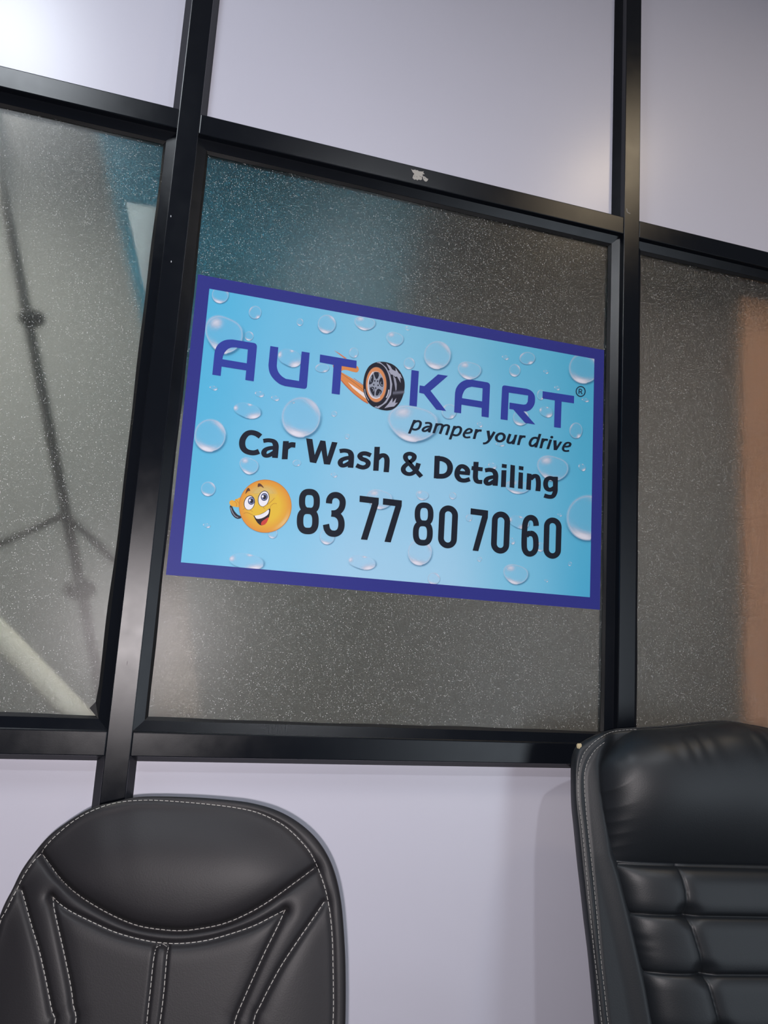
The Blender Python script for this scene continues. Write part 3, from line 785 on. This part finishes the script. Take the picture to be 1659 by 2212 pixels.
led_panel(2.75, 0.24, 'added warm LED ceiling panel lighting the wooden board behind the partition', 0.08, 'fill_warm')  # added warm lamp, brightens and tints the right pane

# daylit frosted glass door in the rear wall
dr = struct(empty('door_1', (2.0, YB, 0.0)), 'daylit frosted glass door in the rear wall')
for a_, b_ in (((0.0, 0.0), (1.1, 0.12)), ((0.0, 2.08), (1.1, 2.16)), ((0.0, 0.12), (0.08, 2.08)), ((1.02, 0.12), (1.1, 2.08)), ((0.08, 0.98), (1.02, 1.06))):
    box('door_frame', (a_[0], 0.0, a_[1]), (b_[0], 0.04, b_[1]), MAT['frame'], dr, 0.002)
for z0, z1 in ((0.12, 0.98), (1.06, 2.08)):
    link('pane', mesh('pane', [(0.08, 0.015, z0), (1.02, 0.015, z0), (1.02, 0.015, z1), (0.08, 0.015, z1)], [(3, 2, 1, 0)]), MAT['day'], dr)
box('door_handle', (0.03, 0.04, 0.95), (0.05, 0.075, 1.15), MAT['chrome'], dr, 0.004)

# ------------------------------------------------------------------ things behind the frosted glass
def P3(x, y, Y): return at(x, y, Y)
Yp = 0.125
p_a, p_b = P3(0, 385, Yp), P3(175, 1275, Yp)
dirp = (p_b - p_a); dirp /= np.linalg.norm(dirp)
foot = p_a + dirp * ((0.012 - p_a[2]) / dirp[2]); top = p_a - dirp * 0.25
st = empty('stand', tuple(foot)); tag(st, 'thin dark leaning stand with struts behind the frosted glass', 'stand')
def loc(p): return np.array(p) - foot
link('pole', tube_mesh('pole', [loc(foot), loc(top)], 0.010), MAT['dark'], st, True)
jn = P3(142, 1110, Yp)
for x, y in ((-60, 1203), (330, 1290)):
    link('strut', tube_mesh('strut', [loc(jn), loc(P3(x, y, Yp + 0.02))], 0.007), MAT['dark'], st, True)
for x, y, r in ((68, 688, 0.021), (172, 1272, 0.024)):
    q = P3(x, y, Yp); bm = bmesh.new(); bmesh.ops.create_uvsphere(bm, u_segments=16, v_segments=10, radius=r)
    for vv in bm.verts: vv.co = Vector((vv.co.x * 1.25 + loc(q)[0], vv.co.y * 0.7 + loc(q)[1], vv.co.z * 0.9 + loc(q)[2]))
    bmesh_obj('clamp_knob', bm, MAT['dark'], st, True)
link('foot_pad', tube_mesh('foot_pad', [(0, 0, -0.011), (0, 0, 0.02)], 0.018, 16), MAT['rubber'], st)

Yb = 0.088
b_a, b_b = P3(0, 1372, Yb), P3(168, 1545, Yb)
db = b_b - b_a; db /= np.linalg.norm(db)
bf = b_a + db * ((0.03 - b_a[2]) / db[2]); bt = b_a - db * 0.75
bar = empty('leaning_bar', tuple(bf)); tag(bar, 'pale bar leaning diagonally behind the frosted glass', 'bar')
link('tube', tube_mesh('tube', [bt - bf, (0, 0, 0)], 0.022, 16), MAT['pale'], bar, True)
link('end_cap', tube_mesh('end_cap', [(0, 0, 0), tuple(db * 0.03)], 0.0225, 16), MAT['dark'], bar, True)

pb0, pb1 = P3(396, 1225, 0.168), P3(434, 1560, 0.168)
pd = pb1 - pb0; pfoot = pb0 + pd * ((0.0 - pb0[2]) / pd[2]); 
ptop = pb0 + pd * ((1.66 - pb0[2]) / pd[2])
wv = np.array([-0.095, 0, 0])
plank = prism('pale_plank', [pfoot + wv, pfoot, ptop, ptop + wv], [p + np.array([0, 0.02, 0]) for p in (pfoot + wv, pfoot, ptop, ptop + wv)], MAT['plank'])
tag(plank, 'pale beige plank standing upright behind the frosted glass', 'plank')

def slab(name, pts, th, mat, parent=None):
    fr = [np.array(p, float) for p in pts]; bk = [p + np.array([0, th, 0]) for p in fr]
    return prism(name, fr, bk, mat, parent)
tarp = empty('tarpaulin'); tag(tarp, 'teal tarpaulin hanging from the ceiling behind the frosted glass', 'tarpaulin')
e0, e1 = P3(212, 290, 0.20), P3(337, 830, 0.20)
ed = e0 - e1; etop = e0 + ed / ed[2] * (ZC - e0[2])
slab('cloth', [etop, (0.85, 1.05, ZC), (0.62, 0.85, 1.62), e1], 0.004, MAT['teal'], tarp)
w0, w1, w2 = P3(272, 438, 0.072), P3(375, 455, 0.072), P3(330, 705, 0.072)
slab('white_flap', [w0, w1, w2], 0.003, MAT['flap'], tarp)

cb0, cb1 = P3(1603, 640, 0.11), P3(1603, 1560, 0.11)
cxl = cb0[0]; ctop = cb0[2]
board = box('wooden_board', (cxl, 0.11, 0.0), (cxl + 0.62, 0.135, ctop), MAT['wood'], None, 0.003)
tag(board, 'orange brown wooden board standing upright behind the frosted glass', 'board')

# ------------------------------------------------------------------ chairs
def frame(px, py, Yd, psi, tau):
    psi, tau = math.radians(psi), math.radians(tau)
    P0 = at(px, py, Yd); U = np.array([math.cos(psi), -math.sin(psi), 0]); n = np.array([-math.sin(psi), -math.cos(psi), 0])
    W = math.cos(tau) * np.array([0, 0, 1.0]) - math.sin(tau) * n
    return P0, U, W, np.cross(U, W)
def uv(fr, x, y):
    P0, U, W, N = fr; d = ray(x, y); t = ((P0 - CAM) @ N) / (d @ N); Q = CAM + t * d - P0
    return np.array([Q @ U, Q @ W])
def dist_to(pts, line, chunk=20000):
    L = resample(line, max(2, int(np.linalg.norm(np.diff(np.array(line), axis=0), axis=1).sum() / 0.0025)))
    out = np.empty(len(pts))
    for i in range(0, len(pts), chunk):
        q = pts[i:i + chunk]
        out[i:i + chunk] = np.sqrt(((q[:, None, :] - L[None]) ** 2).sum(2).min(1))
    return out
def shell(name, fr, outline, centre, Hf, back, rings, n, mat, parent, org):
    """closed padded shell over an outline in the (u, w) plane: height Hf in front, depth 'back' behind"""
    P0, U, W, N = fr
    O = resample(outline, n, True)
    s = np.concatenate([np.linspace(0.02, 0.8, int(rings * 0.7), endpoint=False), np.linspace(0.8, 1.0, rings - int(rings * 0.7))])
    uvp = (centre[None, None] + s[:, None, None] * (O[None] - centre[None, None])).reshape(-1, 2)
    edge = np.linalg.norm(O - centre, axis=1)
    e = ((1 - s)[:, None] * edge[None]).reshape(-1)
    h = Hf(uvp, e)
    V = P0 + uvp[:, :1] * U + uvp[:, 1:] * W + h[:, None] * N
    sb = np.array([1.0, 0.985, 0.94, 0.8, 0.5, 0.02])
    hb = np.array([-0.3, -0.62, -0.9, -1.0, -1.0, -1.0]) * back
    uvb = (centre[None, None] + sb[:, None, None] * (O[None] - centre[None, None]))
    VB = P0 + uvb[..., :1] * U + uvb[..., 1:] * W + hb[:, None, None] * N
    V = np.vstack([V, VB.reshape(-1, 3)]) - org
    T = rings + len(sb)
    f = []
    for i in range(T - 1):
        a = i * n + np.arange(n); b = i * n + (np.arange(n) + 1) % n
        f.append(np.stack([a, a + n, b + n, b], 1))
    f = np.vstack(f).tolist()
    f.append(list(range(n))); f.append(list(range((T - 1) * n + n - 1, (T - 1) * n - 1, -1)))
    me = bpy.data.meshes.new(name); me.from_pydata(V.tolist(), [], f); me.update()
    return link(name, me, mat, parent, True)
def stitches(name, fr, lines, Hf, efun, parent, org, ln=0.0052, gap=0.0024, wd=0.00085, mat=None):
    P0, U, W, N = fr; v = []; f = []
    for line in lines:
        L = np.array(line); tot = np.linalg.norm(np.diff(L, axis=0), axis=1).sum()
        R_ = resample(L, max(2, int(tot / (ln + gap)) * 4 + 1))
        for i in range(0, len(R_) - 3, 4):
            a, b = R_[i], R_[i] + (R_[i + 4 if i + 4 < len(R_) else -1] - R_[i]) * ln / (ln + gap)
            t = b - a
            if np.linalg.norm(t) < 1e-6: continue
            t /= np.linalg.norm(t); nn = np.array([-t[1], t[0]]) * wd / 2
            for p in (a, b):
                h = Hf(p[None], efun(p[None]))[0]
                for q in (p + nn, p - nn):
                    for dh in (-0.0006, 0.0009): v.append(P0 + q[0] * U + q[1] * W + (h + dh) * N - org)
            k = len(v) - 8     # a+lo,a+hi,a-lo,a-hi,b+lo,b+hi,b-lo,b-hi
            f += [(k + 1, k + 5, k + 7, k + 3), (k, k + 4, k + 5, k + 1), (k + 2, k + 3, k + 7, k + 6), (k, k + 1, k + 3, k + 2), (k + 4, k + 6, k + 7, k + 5)]
    o = link(name, mesh(name, v, f), mat or MAT['thread'], parent)
    tag(o, None, kind='stuff')
    return o
def edge_fn(outline, centre):
    O = resample(outline, 800, True); ang = np.arctan2(O[:, 1] - centre[1], O[:, 0] - centre[0]); rad = np.linalg.norm(O - centre, axis=1)
    idx = np.argsort(ang); ang, rad = ang[idx], rad[idx]
    def f(p):
        d = p - centre; a = np.arctan2(d[:, 1], d[:, 0])
        return np.interp(a, ang, rad, period=2 * math.pi) - np.linalg.norm(d, axis=1)
    return f
def sstep(x, a, b):
    t = np.clip((x - a) / (b - a), 0, 1); return t * t * (3 - 2 * t)

def underside(ch, fr, uc, wb, hw, mat, seat_mat, org):
    """seat, arms, column and star base below the back, in the chair's own axes (u right, n forward)"""
    P0, U, W, N = fr
    n = np.array([N[0], N[1], 0]); n /= np.linalg.norm(n)
    back_foot = P0 + uc * U + wb * W
    sc_ = np.array([back_foot[0], back_foot[1], 0]) + n * 0.25
    def L(u, f_, z): return tuple(sc_ + u * U + f_ * n + np.array([0, 0, z]) - org)
    # seat cushion: rounded slab
    k = 40; ring = []
    v = []; f = []
    for j, (ins, z) in enumerate(((0.05, 0.385), (0.01, 0.40), (0.0, 0.43), (0.006, 0.46), (0.03, 0.485), (0.10, 0.493), (0.2, 0.49))):
        for i in range(k):
            a = 2 * math.pi * i / k; ca, sa = math.cos(a), math.sin(a)
            rx = hw - ins; ry = 0.27 - ins * 0.9
            v.append(L(rx * math.copysign(abs(ca) ** 0.5, ca), ry * math.copysign(abs(sa) ** 0.5, sa), z))
    for j in range(6):
        for i in range(k): f.append((j * k + i, j * k + (i + 1) % k, (j + 1) * k + (i + 1) % k, (j + 1) * k + i))
    f.append(tuple(range(k - 1, -1, -1))); f.append(tuple(range(6 * k, 7 * k)))
    link('seat', mesh('seat', v, f), seat_mat, ch, True)
    for s in (-1, 1):
        x = s * (hw + 0.03)
        pts = [L(s * (hw - 0.03), 0.10, 0.39), L(x, 0.10, 0.41), L(x, 0.12, 0.50), L(x, 0.16, 0.62), L(x, 0.14, 0.66), L(x, 0.0, 0.67), L(x, -0.17, 0.665)]
        ar = link('armrest', tube_mesh('armrest', [tuple(p) for p in crom(pts, False, 5)], 0.018, 12), MAT['plastic'], ch, True)
        pad = []
        link('arm_pad', tube_mesh('arm_pad', [L(x, 0.15, 0.683), L(x, 0.12, 0.69), L(x, -0.1, 0.692), L(x, -0.16, 0.686)], [0.012, 0.024, 0.024, 0.014], 14), mat, ar, True)
    link('back_bracket', tube_mesh('back_bracket', [tuple(p) for p in crom([L(0, -0.02, 0.375), L(0, -0.2, 0.372), L(0, -0.29, 0.42), tuple(P0 + uc * U + (wb + 0.12) * W - 0.06 * N - org)], False, 5)], 0.022, 12), MAT['plastic'], ch, True)
    link('gas_column', tube_mesh('gas_column', [L(0, 0, 0.10), L(0, 0, 0.26), L(0, 0, 0.261), L(0, 0, 0.386)], [0.028, 0.028, 0.016, 0.016], 16), MAT['chrome'], ch, True)
    for i in range(5):
        a = 2 * math.pi * i / 5 + 0.3; ca, sa = math.cos(a), math.sin(a)
        bl_ = link('base_leg', tube_mesh('base_leg', [L(0.02 * ca, 0.02 * sa, 0.115), L(0.15 * ca, 0.15 * sa, 0.10), L(0.30 * ca, 0.30 * sa, 0.075)], [0.026, 0.022, 0.016], 10), MAT['plastic'], ch, True)
        for s in (-1, 1):
            o_ = np.array([-sa, ca]) * 0.014 * s
            c0 = (0.30 * ca + o_[0] - sa * 0.010 * s * 0, 0.30 * sa + o_[1])
            link('caster', tube_mesh('caster', [L(c0[0] + sa * 0.009, c0[1] - ca * 0.009, 0.0265), L(c0[0] - sa * 0.009, c0[1] + ca * 0.009, 0.0265)], 0.026, 16), MAT['plastic'], bl_, True)

# ---- chair with curved contrast stitching
z7 = lambda L: [(x / 2, 1600 + y / 2) for x, y in L]
fA = frame(352, 1900, -0.28, 13, 13)
oA = np.array([fA[0][0], fA[0][1], 0.0])
UC = 0.0195
right = [uv(fA, *p) for p in z7([(700, 240), (850, 245), (980, 255), (1080, 268), (1180, 295), (1270, 340), (1350, 405), (1410, 485), (1450, 580), (1475, 700), (1488, 850), (1494, 1000), (1493, 1223)])]
left = [uv(fA, *p) for p in z7([(590, 243), (500, 262), (385, 293), (260, 370), (180, 440), (100, 545), (50, 640), (0, 745)])]
tail_r = [np.array([0.272, -0.24]), np.array([0.268, -0.34]), np.array([0.255, -0.45]), np.array([0.225, -0.53]), np.array([0.16, -0.565])]
tail_l = [np.array([-0.224, -0.11]), np.array([-0.230, -0.17]), np.array([-0.232, -0.24]), np.array([-0.229, -0.34]), np.array([-0.216, -0.45]), np.array([-0.186, -0.53]), np.array([-0.121, -0.565])]
outlineA = crom(right + tail_r + [np.array([UC, -0.575])] + tail_l[::-1] + left[::-1], True, 8)
cA = np.array([UC, -0.18])
eA = edge_fn(outlineA, cA)
def T(L, ext=()): return [tuple(p) for p in crom([uv(fA, *p) for p in z7(L)] + [np.array(e) for e in ext], False, 5)]
S1 = []
S2 = T([(180, 495), (250, 580), (320, 645), (400, 700), (500, 755), (600, 795), (700, 812), (790, 817), (870, 808), (960, 790), (1050, 755), (1150, 700), (1250, 630), (1360, 550)])
S3 = T([(228, 675), (300, 725), (400, 775), (500, 820), (600, 850), (700, 868), (800, 870), (900, 857), (1000, 830), (1100, 795), (1180, 755), (1232, 730)])
S4 = T([(228, 675), (255, 770), (280, 870), (300, 960), (320, 1060), (330, 1140), (338, 1223)], [(-0.095, -0.26), (-0.105, -0.36), (-0.14, -0.47)])
S5 = T([(92, 648), (120, 730), (150, 815), (180, 900), (205, 1000), (222, 1080), (238, 1160), (248, 1223)], [(-0.125, -0.26), (-0.14, -0.36), (-0.18, -0.46)])
S6 = T([(1232, 730), (1200, 800), (1150, 900), (1100, 1010), (1060, 1100), (1030, 1170), (1015, 1223)], [(0.115, -0.26), (0.135, -0.36), (0.175, -0.47)])
S7 = T([(1400, 698), (1350, 770), (1290, 855), (1220, 960), (1170, 1050), (1130, 1130), (1095, 1223)], [(0.145, -0.26), (0.17, -0.36), (0.215, -0.46)])
S8 = T([(645, 1223), (652, 1150), (662, 1060), (672, 960), (682, 888)])[:]
S8 = [(0.009, -0.50), (0.0085, -0.35)] + S8
S9 = T([(734, 888), (728, 960), (720, 1060), (710, 1150), (700, 1223)]) + [(0.0265, -0.35), (0.028, -0.50)]
S10 = T([(682, 888), (690, 878), (708, 874), (726, 878), (734, 888)])
per = [uv(fA, *p) for p in z7([(0, 800), (30, 735), (75, 640), (120, 560), (180, 480), (240, 415), (330, 340), (430, 290), (520, 265), (640, 257), (760, 263), (900, 275), (1020, 290), (1110, 310), (1190, 345), (1250, 385), (1310, 445), (1350, 500), (1385, 580), (1410, 660), (1425, 740), (1435, 850), (1438, 960), (1440, 1080), (1438, 1223)])]
S1 = [tuple(p) for p in crom([np.array([-0.17, -0.50]), np.array([-0.205, -0.40]), np.array([-0.214, -0.28]), np.array([-0.215, -0.18])] + per + [np.array([0.254, -0.28]), np.array([0.245, -0.40]), np.array([0.21, -0.50])], False, 5)]
def HA(p, e):
    h = 0.010 * np.sqrt(np.clip(1 - (1 - np.clip(e / 0.010, 0, 1)) ** 2, 0, 1)) - 0.004      # rolled rim
    h = h + 0.016 * (1 - np.exp(-(np.clip(e - 0.016, 0, 1) / 0.045) ** 1.5))
    d1 = dist_to(p, S1); h -= 0.0025 * np.exp(-(d1 / 0.004) ** 2)
    d2 = dist_to(p, S2); d3 = dist_to(p, S3)
    # upper pillow swells above S2
    yline = np.interp(p[:, 0], [q[0] for q in S2], [q[1] for q in S2])
    above = p[:, 1] - yline
    h += 0.016 * (1 - np.exp(-np.clip(above, 0, 1) / 0.035)) * (1 - np.exp(-(np.clip(e - 0.012, 0, 1) / 0.05) ** 1.5))
    h -= 0.009 * np.exp(-(d2 / 0.0045) ** 2) + 0.004 * np.exp(-(d2 / 0.013) ** 2)
    h -= 0.006 * np.exp(-(d3 / 0.0045) ** 2) + 0.003 * np.exp(-(d3 / 0.012) ** 2)
    for S_, k in ((S4, 1.0), (S5, 1.0), (S6, 1.0), (S7, 1.0)):
        d = dist_to(p, S_); h -= k * (0.0055 * np.exp(-(d / 0.0042) ** 2) + 0.003 * np.exp(-(d / 0.013) ** 2))
    for S_ in (S8, S9, S10):
        d = dist_to(p, S_); h -= 0.0035 * np.exp(-(d / 0.003) ** 2)
    return h
chA = empty('office_chair', tuple(oA)); tag(chA, 'black leather office chair with curved white contrast stitching and rounded top', 'chair')
bkA = shell('backrest', fA, outlineA, cA, HA, 0.045, 190, 760, MAT['leather'], chA, oA)
stitches('stitching', fA, [S1, S2, S3, S4, S5, S6, S7, S8, S9, S10], HA, eA, bkA, oA)
underside(chA, fA, UC, -0.56, 0.235, MAT['leather'], MAT['leather'], oA)

# ---- tufted executive chair
z8 = lambda L: [(1059 + x / 2.765, 1500 + y / 2.765) for x, y in L]
fB = frame(1300, 1800, -0.13, 9, 10)
KB = (1.5 - 0.13) / (1.5 - 0.3)
oB = np.array([fB[0][0] + 0.24, fB[0][1], 0.0])
UB = 0.285
lb = [uv(fB, *p) for p in z8([(1250, 163), (1100, 180), (950, 191), (800, 200), (730, 210), (650, 235), (590, 265), (550, 290), (525, 312), (508, 348), (498, 400), (496, 500), (500, 650), (515, 800), (535, 1000), (555, 1170), (575, 1350), (600, 1550), (620, 1750), (640, 1969)])]
lb += [np.array([-0.020, -0.40]), np.array([-0.009, -0.50]), np.array([0.01, -0.60]), np.array([0.06, -0.66])]
rb = [np.array([2 * UB - p[0], p[1]]) for p in lb][::-1]
outlineB = crom(rb + [np.array([UB, max(p[1] for p in lb) + 0.006])] + lb + [np.array([UB, -0.68])], True, 6)
cB = np.array([UB, -0.2]); eB = edge_fn(outlineB, cB)
def TB(L, ext=()): return [tuple(p) for p in crom([uv(fB, *p) for p in z8(L)] + [np.array(e) for e in ext], False, 5)]
SA = TB([(880, 208), (800, 212), (720, 226), (660, 250), (610, 285), (570, 325), (545, 365), (525, 430), (517, 520), (522, 650), (540, 800), (560, 1000), (585, 1250), (610, 1500), (635, 1720), (660, 1969)], [(-0.009, -0.42), (0.004, -0.54)])
SB = TB([(668, 288), (620, 325), (585, 375), (562, 430), (552, 500), (560, 650), (580, 850), (600, 1030), (625, 1280), (650, 1560), (675, 1780), (697, 1969)], [(0.005, -0.42), (0.018, -0.54)])
mir = lambda L: [(2 * UB - x, y) for x, y in L]
creaseL = [(0.010, 0.150), (0.001, 0.131), (-0.004, 0.108), (0.000, 0.05), (0.009, -0.031), (0.019, -0.063), (0.031, -0.115), (0.044, -0.177), (0.053, -0.224), (0.060, -0.274), (0.072, -0.36), (0.085, -0.46), (0.10, -0.6)]
creaseL = [(a * KB, b * KB) for a, b in creaseL]
crU = lambda w: np.interp(-w, [-q[1] for q in creaseL], [q[0] for q in creaseL])
def HB(p, e):
    h = 0.012 * np.sqrt(np.clip(1 - (1 - np.clip(e / 0.012, 0, 1)) ** 2, 0, 1)) - 0.004
    for L in (SA, SB, mir(SA), mir(SB)):
        d = dist_to(p, L); h -= 0.0018 * np.exp(-(d / 0.003) ** 2)
    x = np.abs(p[:, 0] - UB); xc = UB - crU(p[:, 1])            # rises a little towards the cushion, then dips under it
    h += 0.006 * sstep(xc + 0.04 - x, 0, 0.04) - 0.016 * sstep(xc - x, -0.006, 0.03)
    return h
chB = empty('office_chair', tuple(oB)); tag(chB, 'black leather executive chair with padded headrest and tufted back', 'chair')
bkB = shell('backrest', fB, outlineB, cB, HB, 0.045, 120, 520, MAT['leather2'], chB, oB)
stitches('stitching', fB, [SA, SB, mir(SA), mir(SB)], HB, eB, bkB, oB, ln=0.0058, gap=0.0022, wd=0.0007)

def grid_cushion(name, fr, w0, w1, uL, uR, Hf, nu, nw, mat, parent, org, back=-0.004, wtop=None):
    """cushion over rows w with side limits uL(w), uR(w); closed behind by a flat skin"""
    P0, U, W, N = fr
    s = np.linspace(0, 1, nu); s = 0.5 - 0.5 * np.cos(math.pi * s) * (0.35 + 0.65 * np.abs(np.cos(math.pi * s)) ** 0.3) if False else s
    ws = np.linspace(w0, w1, nw)
    pts = np.array([[(uL(w) + (uR(w) - uL(w)) * a, w) for a in s] for w in ws]).reshape(-1, 2)
    if wtop is not None: pts[:, 1] = w0 + (pts[:, 1] - w0) / (w1 - w0) * (wtop(pts[:, 0]) - w0)
    ss = np.tile(s, nw); tt = np.repeat(np.linspace(0, 1, nw), nu)
    h = Hf(pts, ss, tt)
    V = P0 + pts[:, :1] * U + pts[:, 1:] * W + h[:, None] * N - org
    VB_ = P0 + pts[:, :1] * U + pts[:, 1:] * W + back * N - org
    ii = np.arange(nw * nu).reshape(nw, nu)
    q = np.stack([ii[:-1, :-1], ii[:-1, 1:], ii[1:, 1:], ii[1:, :-1]], -1).reshape(-1, 4)
    k = nw * nu
    qb = q[:, ::-1] + k
    rim = list(ii[0]) + list(ii[1:, -1]) + list(ii[-1, ::-1][1:]) + list(ii[::-1, 0][1:-1])
    fs = q.tolist() + qb.tolist() + [[rim[i], rim[i] + k, rim[(i + 1) % len(rim)] + k, rim[(i + 1) % len(rim)]] for i in range(len(rim))]
    me = bpy.data.meshes.new(name); me.from_pydata(np.vstack([V, VB_]).tolist(), [], fs); me.update()
    return link(name, me, mat, parent, True)

WH0, WH1 = -0.052 * KB, 0.186 * KB            # headrest pillow
def topw(u): return np.interp(u, [uv(fB, *p)[0] for p in z8([(650, 235), (800, 200), (1100, 180), (1390, 145), (1659, 133)])], [uv(fB, *p)[1] for p in z8([(650, 235), (800, 200), (1100, 180), (1390, 145), (1659, 133)])])
def HH(p, s, t):
    x = 2 * s - 1; y = 2 * t - 1
    yy = y - 0.32 * (1 - y * y)
    prof = np.clip(1 - np.abs(x) ** 5, 0, 1) ** 0.55 * np.clip(1 - np.abs(yy) ** 2.4, 0, 1) ** 0.55
    h = -0.003 + 0.080 * prof
    side = np.exp(-((1 - np.abs(x)) / 0.11) ** 2)
    fold = np.sin(78 * (p[:, 1] + 0.45 * np.abs(p[:, 0] - UB)) + 3 * np.sin(21 * p[:, 1]))
    h += 0.0065 * side * (1 - np.abs(fold)) * np.clip(1 - np.abs(y) ** 4, 0, 1) * (0.25 + np.exp(-((y - 0.45) / 0.35) ** 2))
    tp = np.exp(-((1 - y) / 0.35) ** 2)
    h += 0.0020 * tp * np.sin(150 * p[:, 0] + 40 * p[:, 1] + 2 * np.sin(37 * p[:, 0])) * np.clip(1 - np.abs(y) ** 6, 0, 1)
    h += 0.004 * np.sin(9 * p[:, 0] + 1.0) * prof
    return h
hl = lambda w: crU(min(w, 0.105 * KB)) - 0.003 + 0.085 * max(0, (w - 0.095 * KB) / (0.091 * KB)) ** 3
def htop(u): return topw(np.where(u > UB, 2 * UB - u, u)) - 0.006
hd = grid_cushion('headrest', fB, WH0, WH1, lambda w: hl(w), lambda w: 2 * UB - hl(w), HH, 240, 120, MAT['leather2'], chB, oB, wtop=htop)

rowsW = [-0.045, -0.117, -0.199, -0.280, -0.362, -0.444, -0.526, -0.60]
vseam = [(0.116, -0.045), (0.122, -0.080), (0.122, -0.112), (0.126, -0.130), (0.136, -0.165), (0.142, -0.196), (0.150, -0.225), (0.161, -0.272), (0.17, -0.32), (0.178, -0.36), (0.19, -0.444), (0.2, -0.60)]
rowsW = [r * KB for r in rowsW[:-1]]
vseam = [(a * KB, b * KB) for a, b in vseam]
def HC(p, s, t):
    x = 2 * s - 1
    h = -0.003 + 0.050 * np.clip(1 - np.abs(x) ** 6, 0, 1) ** 0.5
    w = p[:, 1]
    y = np.full(len(w), 1e9)
    for r in rowsW: y = np.minimum(y, np.abs(w - r))
    h -= 0.011 * np.exp(-(y / 0.0026) ** 1.1) + 0.0035 * np.exp(-(y / 0.014) ** 2)
    for side in (0, 1):
        vu = np.interp(-w, [-q[1] for q in vseam], [q[0] for q in vseam])
        if side: vu = 2 * UB - vu
        dx = np.abs(p[:, 0] - vu)
        h -= 0.0045 * np.exp(-(dx / 0.0022) ** 1.3) + 0.0028 * np.exp(-(dx / 0.012) ** 2)
        for r in rowsW[1:-1]:
            ux = np.interp(-r, [-q[1] for q in vseam], [q[0] for q in vseam]); ux = 2 * UB - ux if side else ux
            d2 = ((p[:, 0] - ux) / 0.017) ** 2 + ((w - r - 0.004) / 0.013) ** 2
            h -= 0.012 * np.exp(-d2)
    ed = np.exp(-((1 - np.abs(x)) / 0.10) ** 2)
    h += 0.0022 * ed * np.sin(190 * w + 8 * np.sin(30 * w)) * np.exp(-((w + 0.09) / 0.07) ** 2)
    h *= np.clip(1 - np.abs(2 * t - 1) ** 24, 0, 1) ** 0.5
    return h
cu = grid_cushion('back_cushion', fB, -0.60, -0.038 * KB, lambda w: crU(w) - 0.002, lambda w: 2 * UB - crU(w) + 0.002, HC, 230, 300, MAT['leather2'], chB, oB)
# torn corner showing foam
q = uv(fB, *z8([(530, 312)])[0]); P0, U, W, N = fB
bm = bmesh.new(); bmesh.ops.create_icosphere(bm, subdivisions=2, radius=0.0048)
for vv in bm.verts:
    k = 1 + 0.35 * math.sin(9 * vv.co.x * 300 + 5 * vv.co.z * 400)
    c_ = P0 + (q[0] + vv.co.x * k) * U + (q[1] + vv.co.z * k * 1.3) * W + (0.001 + vv.co.y * 0.9) * N - oB
    vv.co = Vector(c_)
tag(bmesh_obj('torn_corner', bm, MAT['foam'], bkB), 'torn corner with pale foam showing')
underside(chB, fB, UB, -0.66, 0.26, MAT['leather2'], MAT['leather2'], oB)
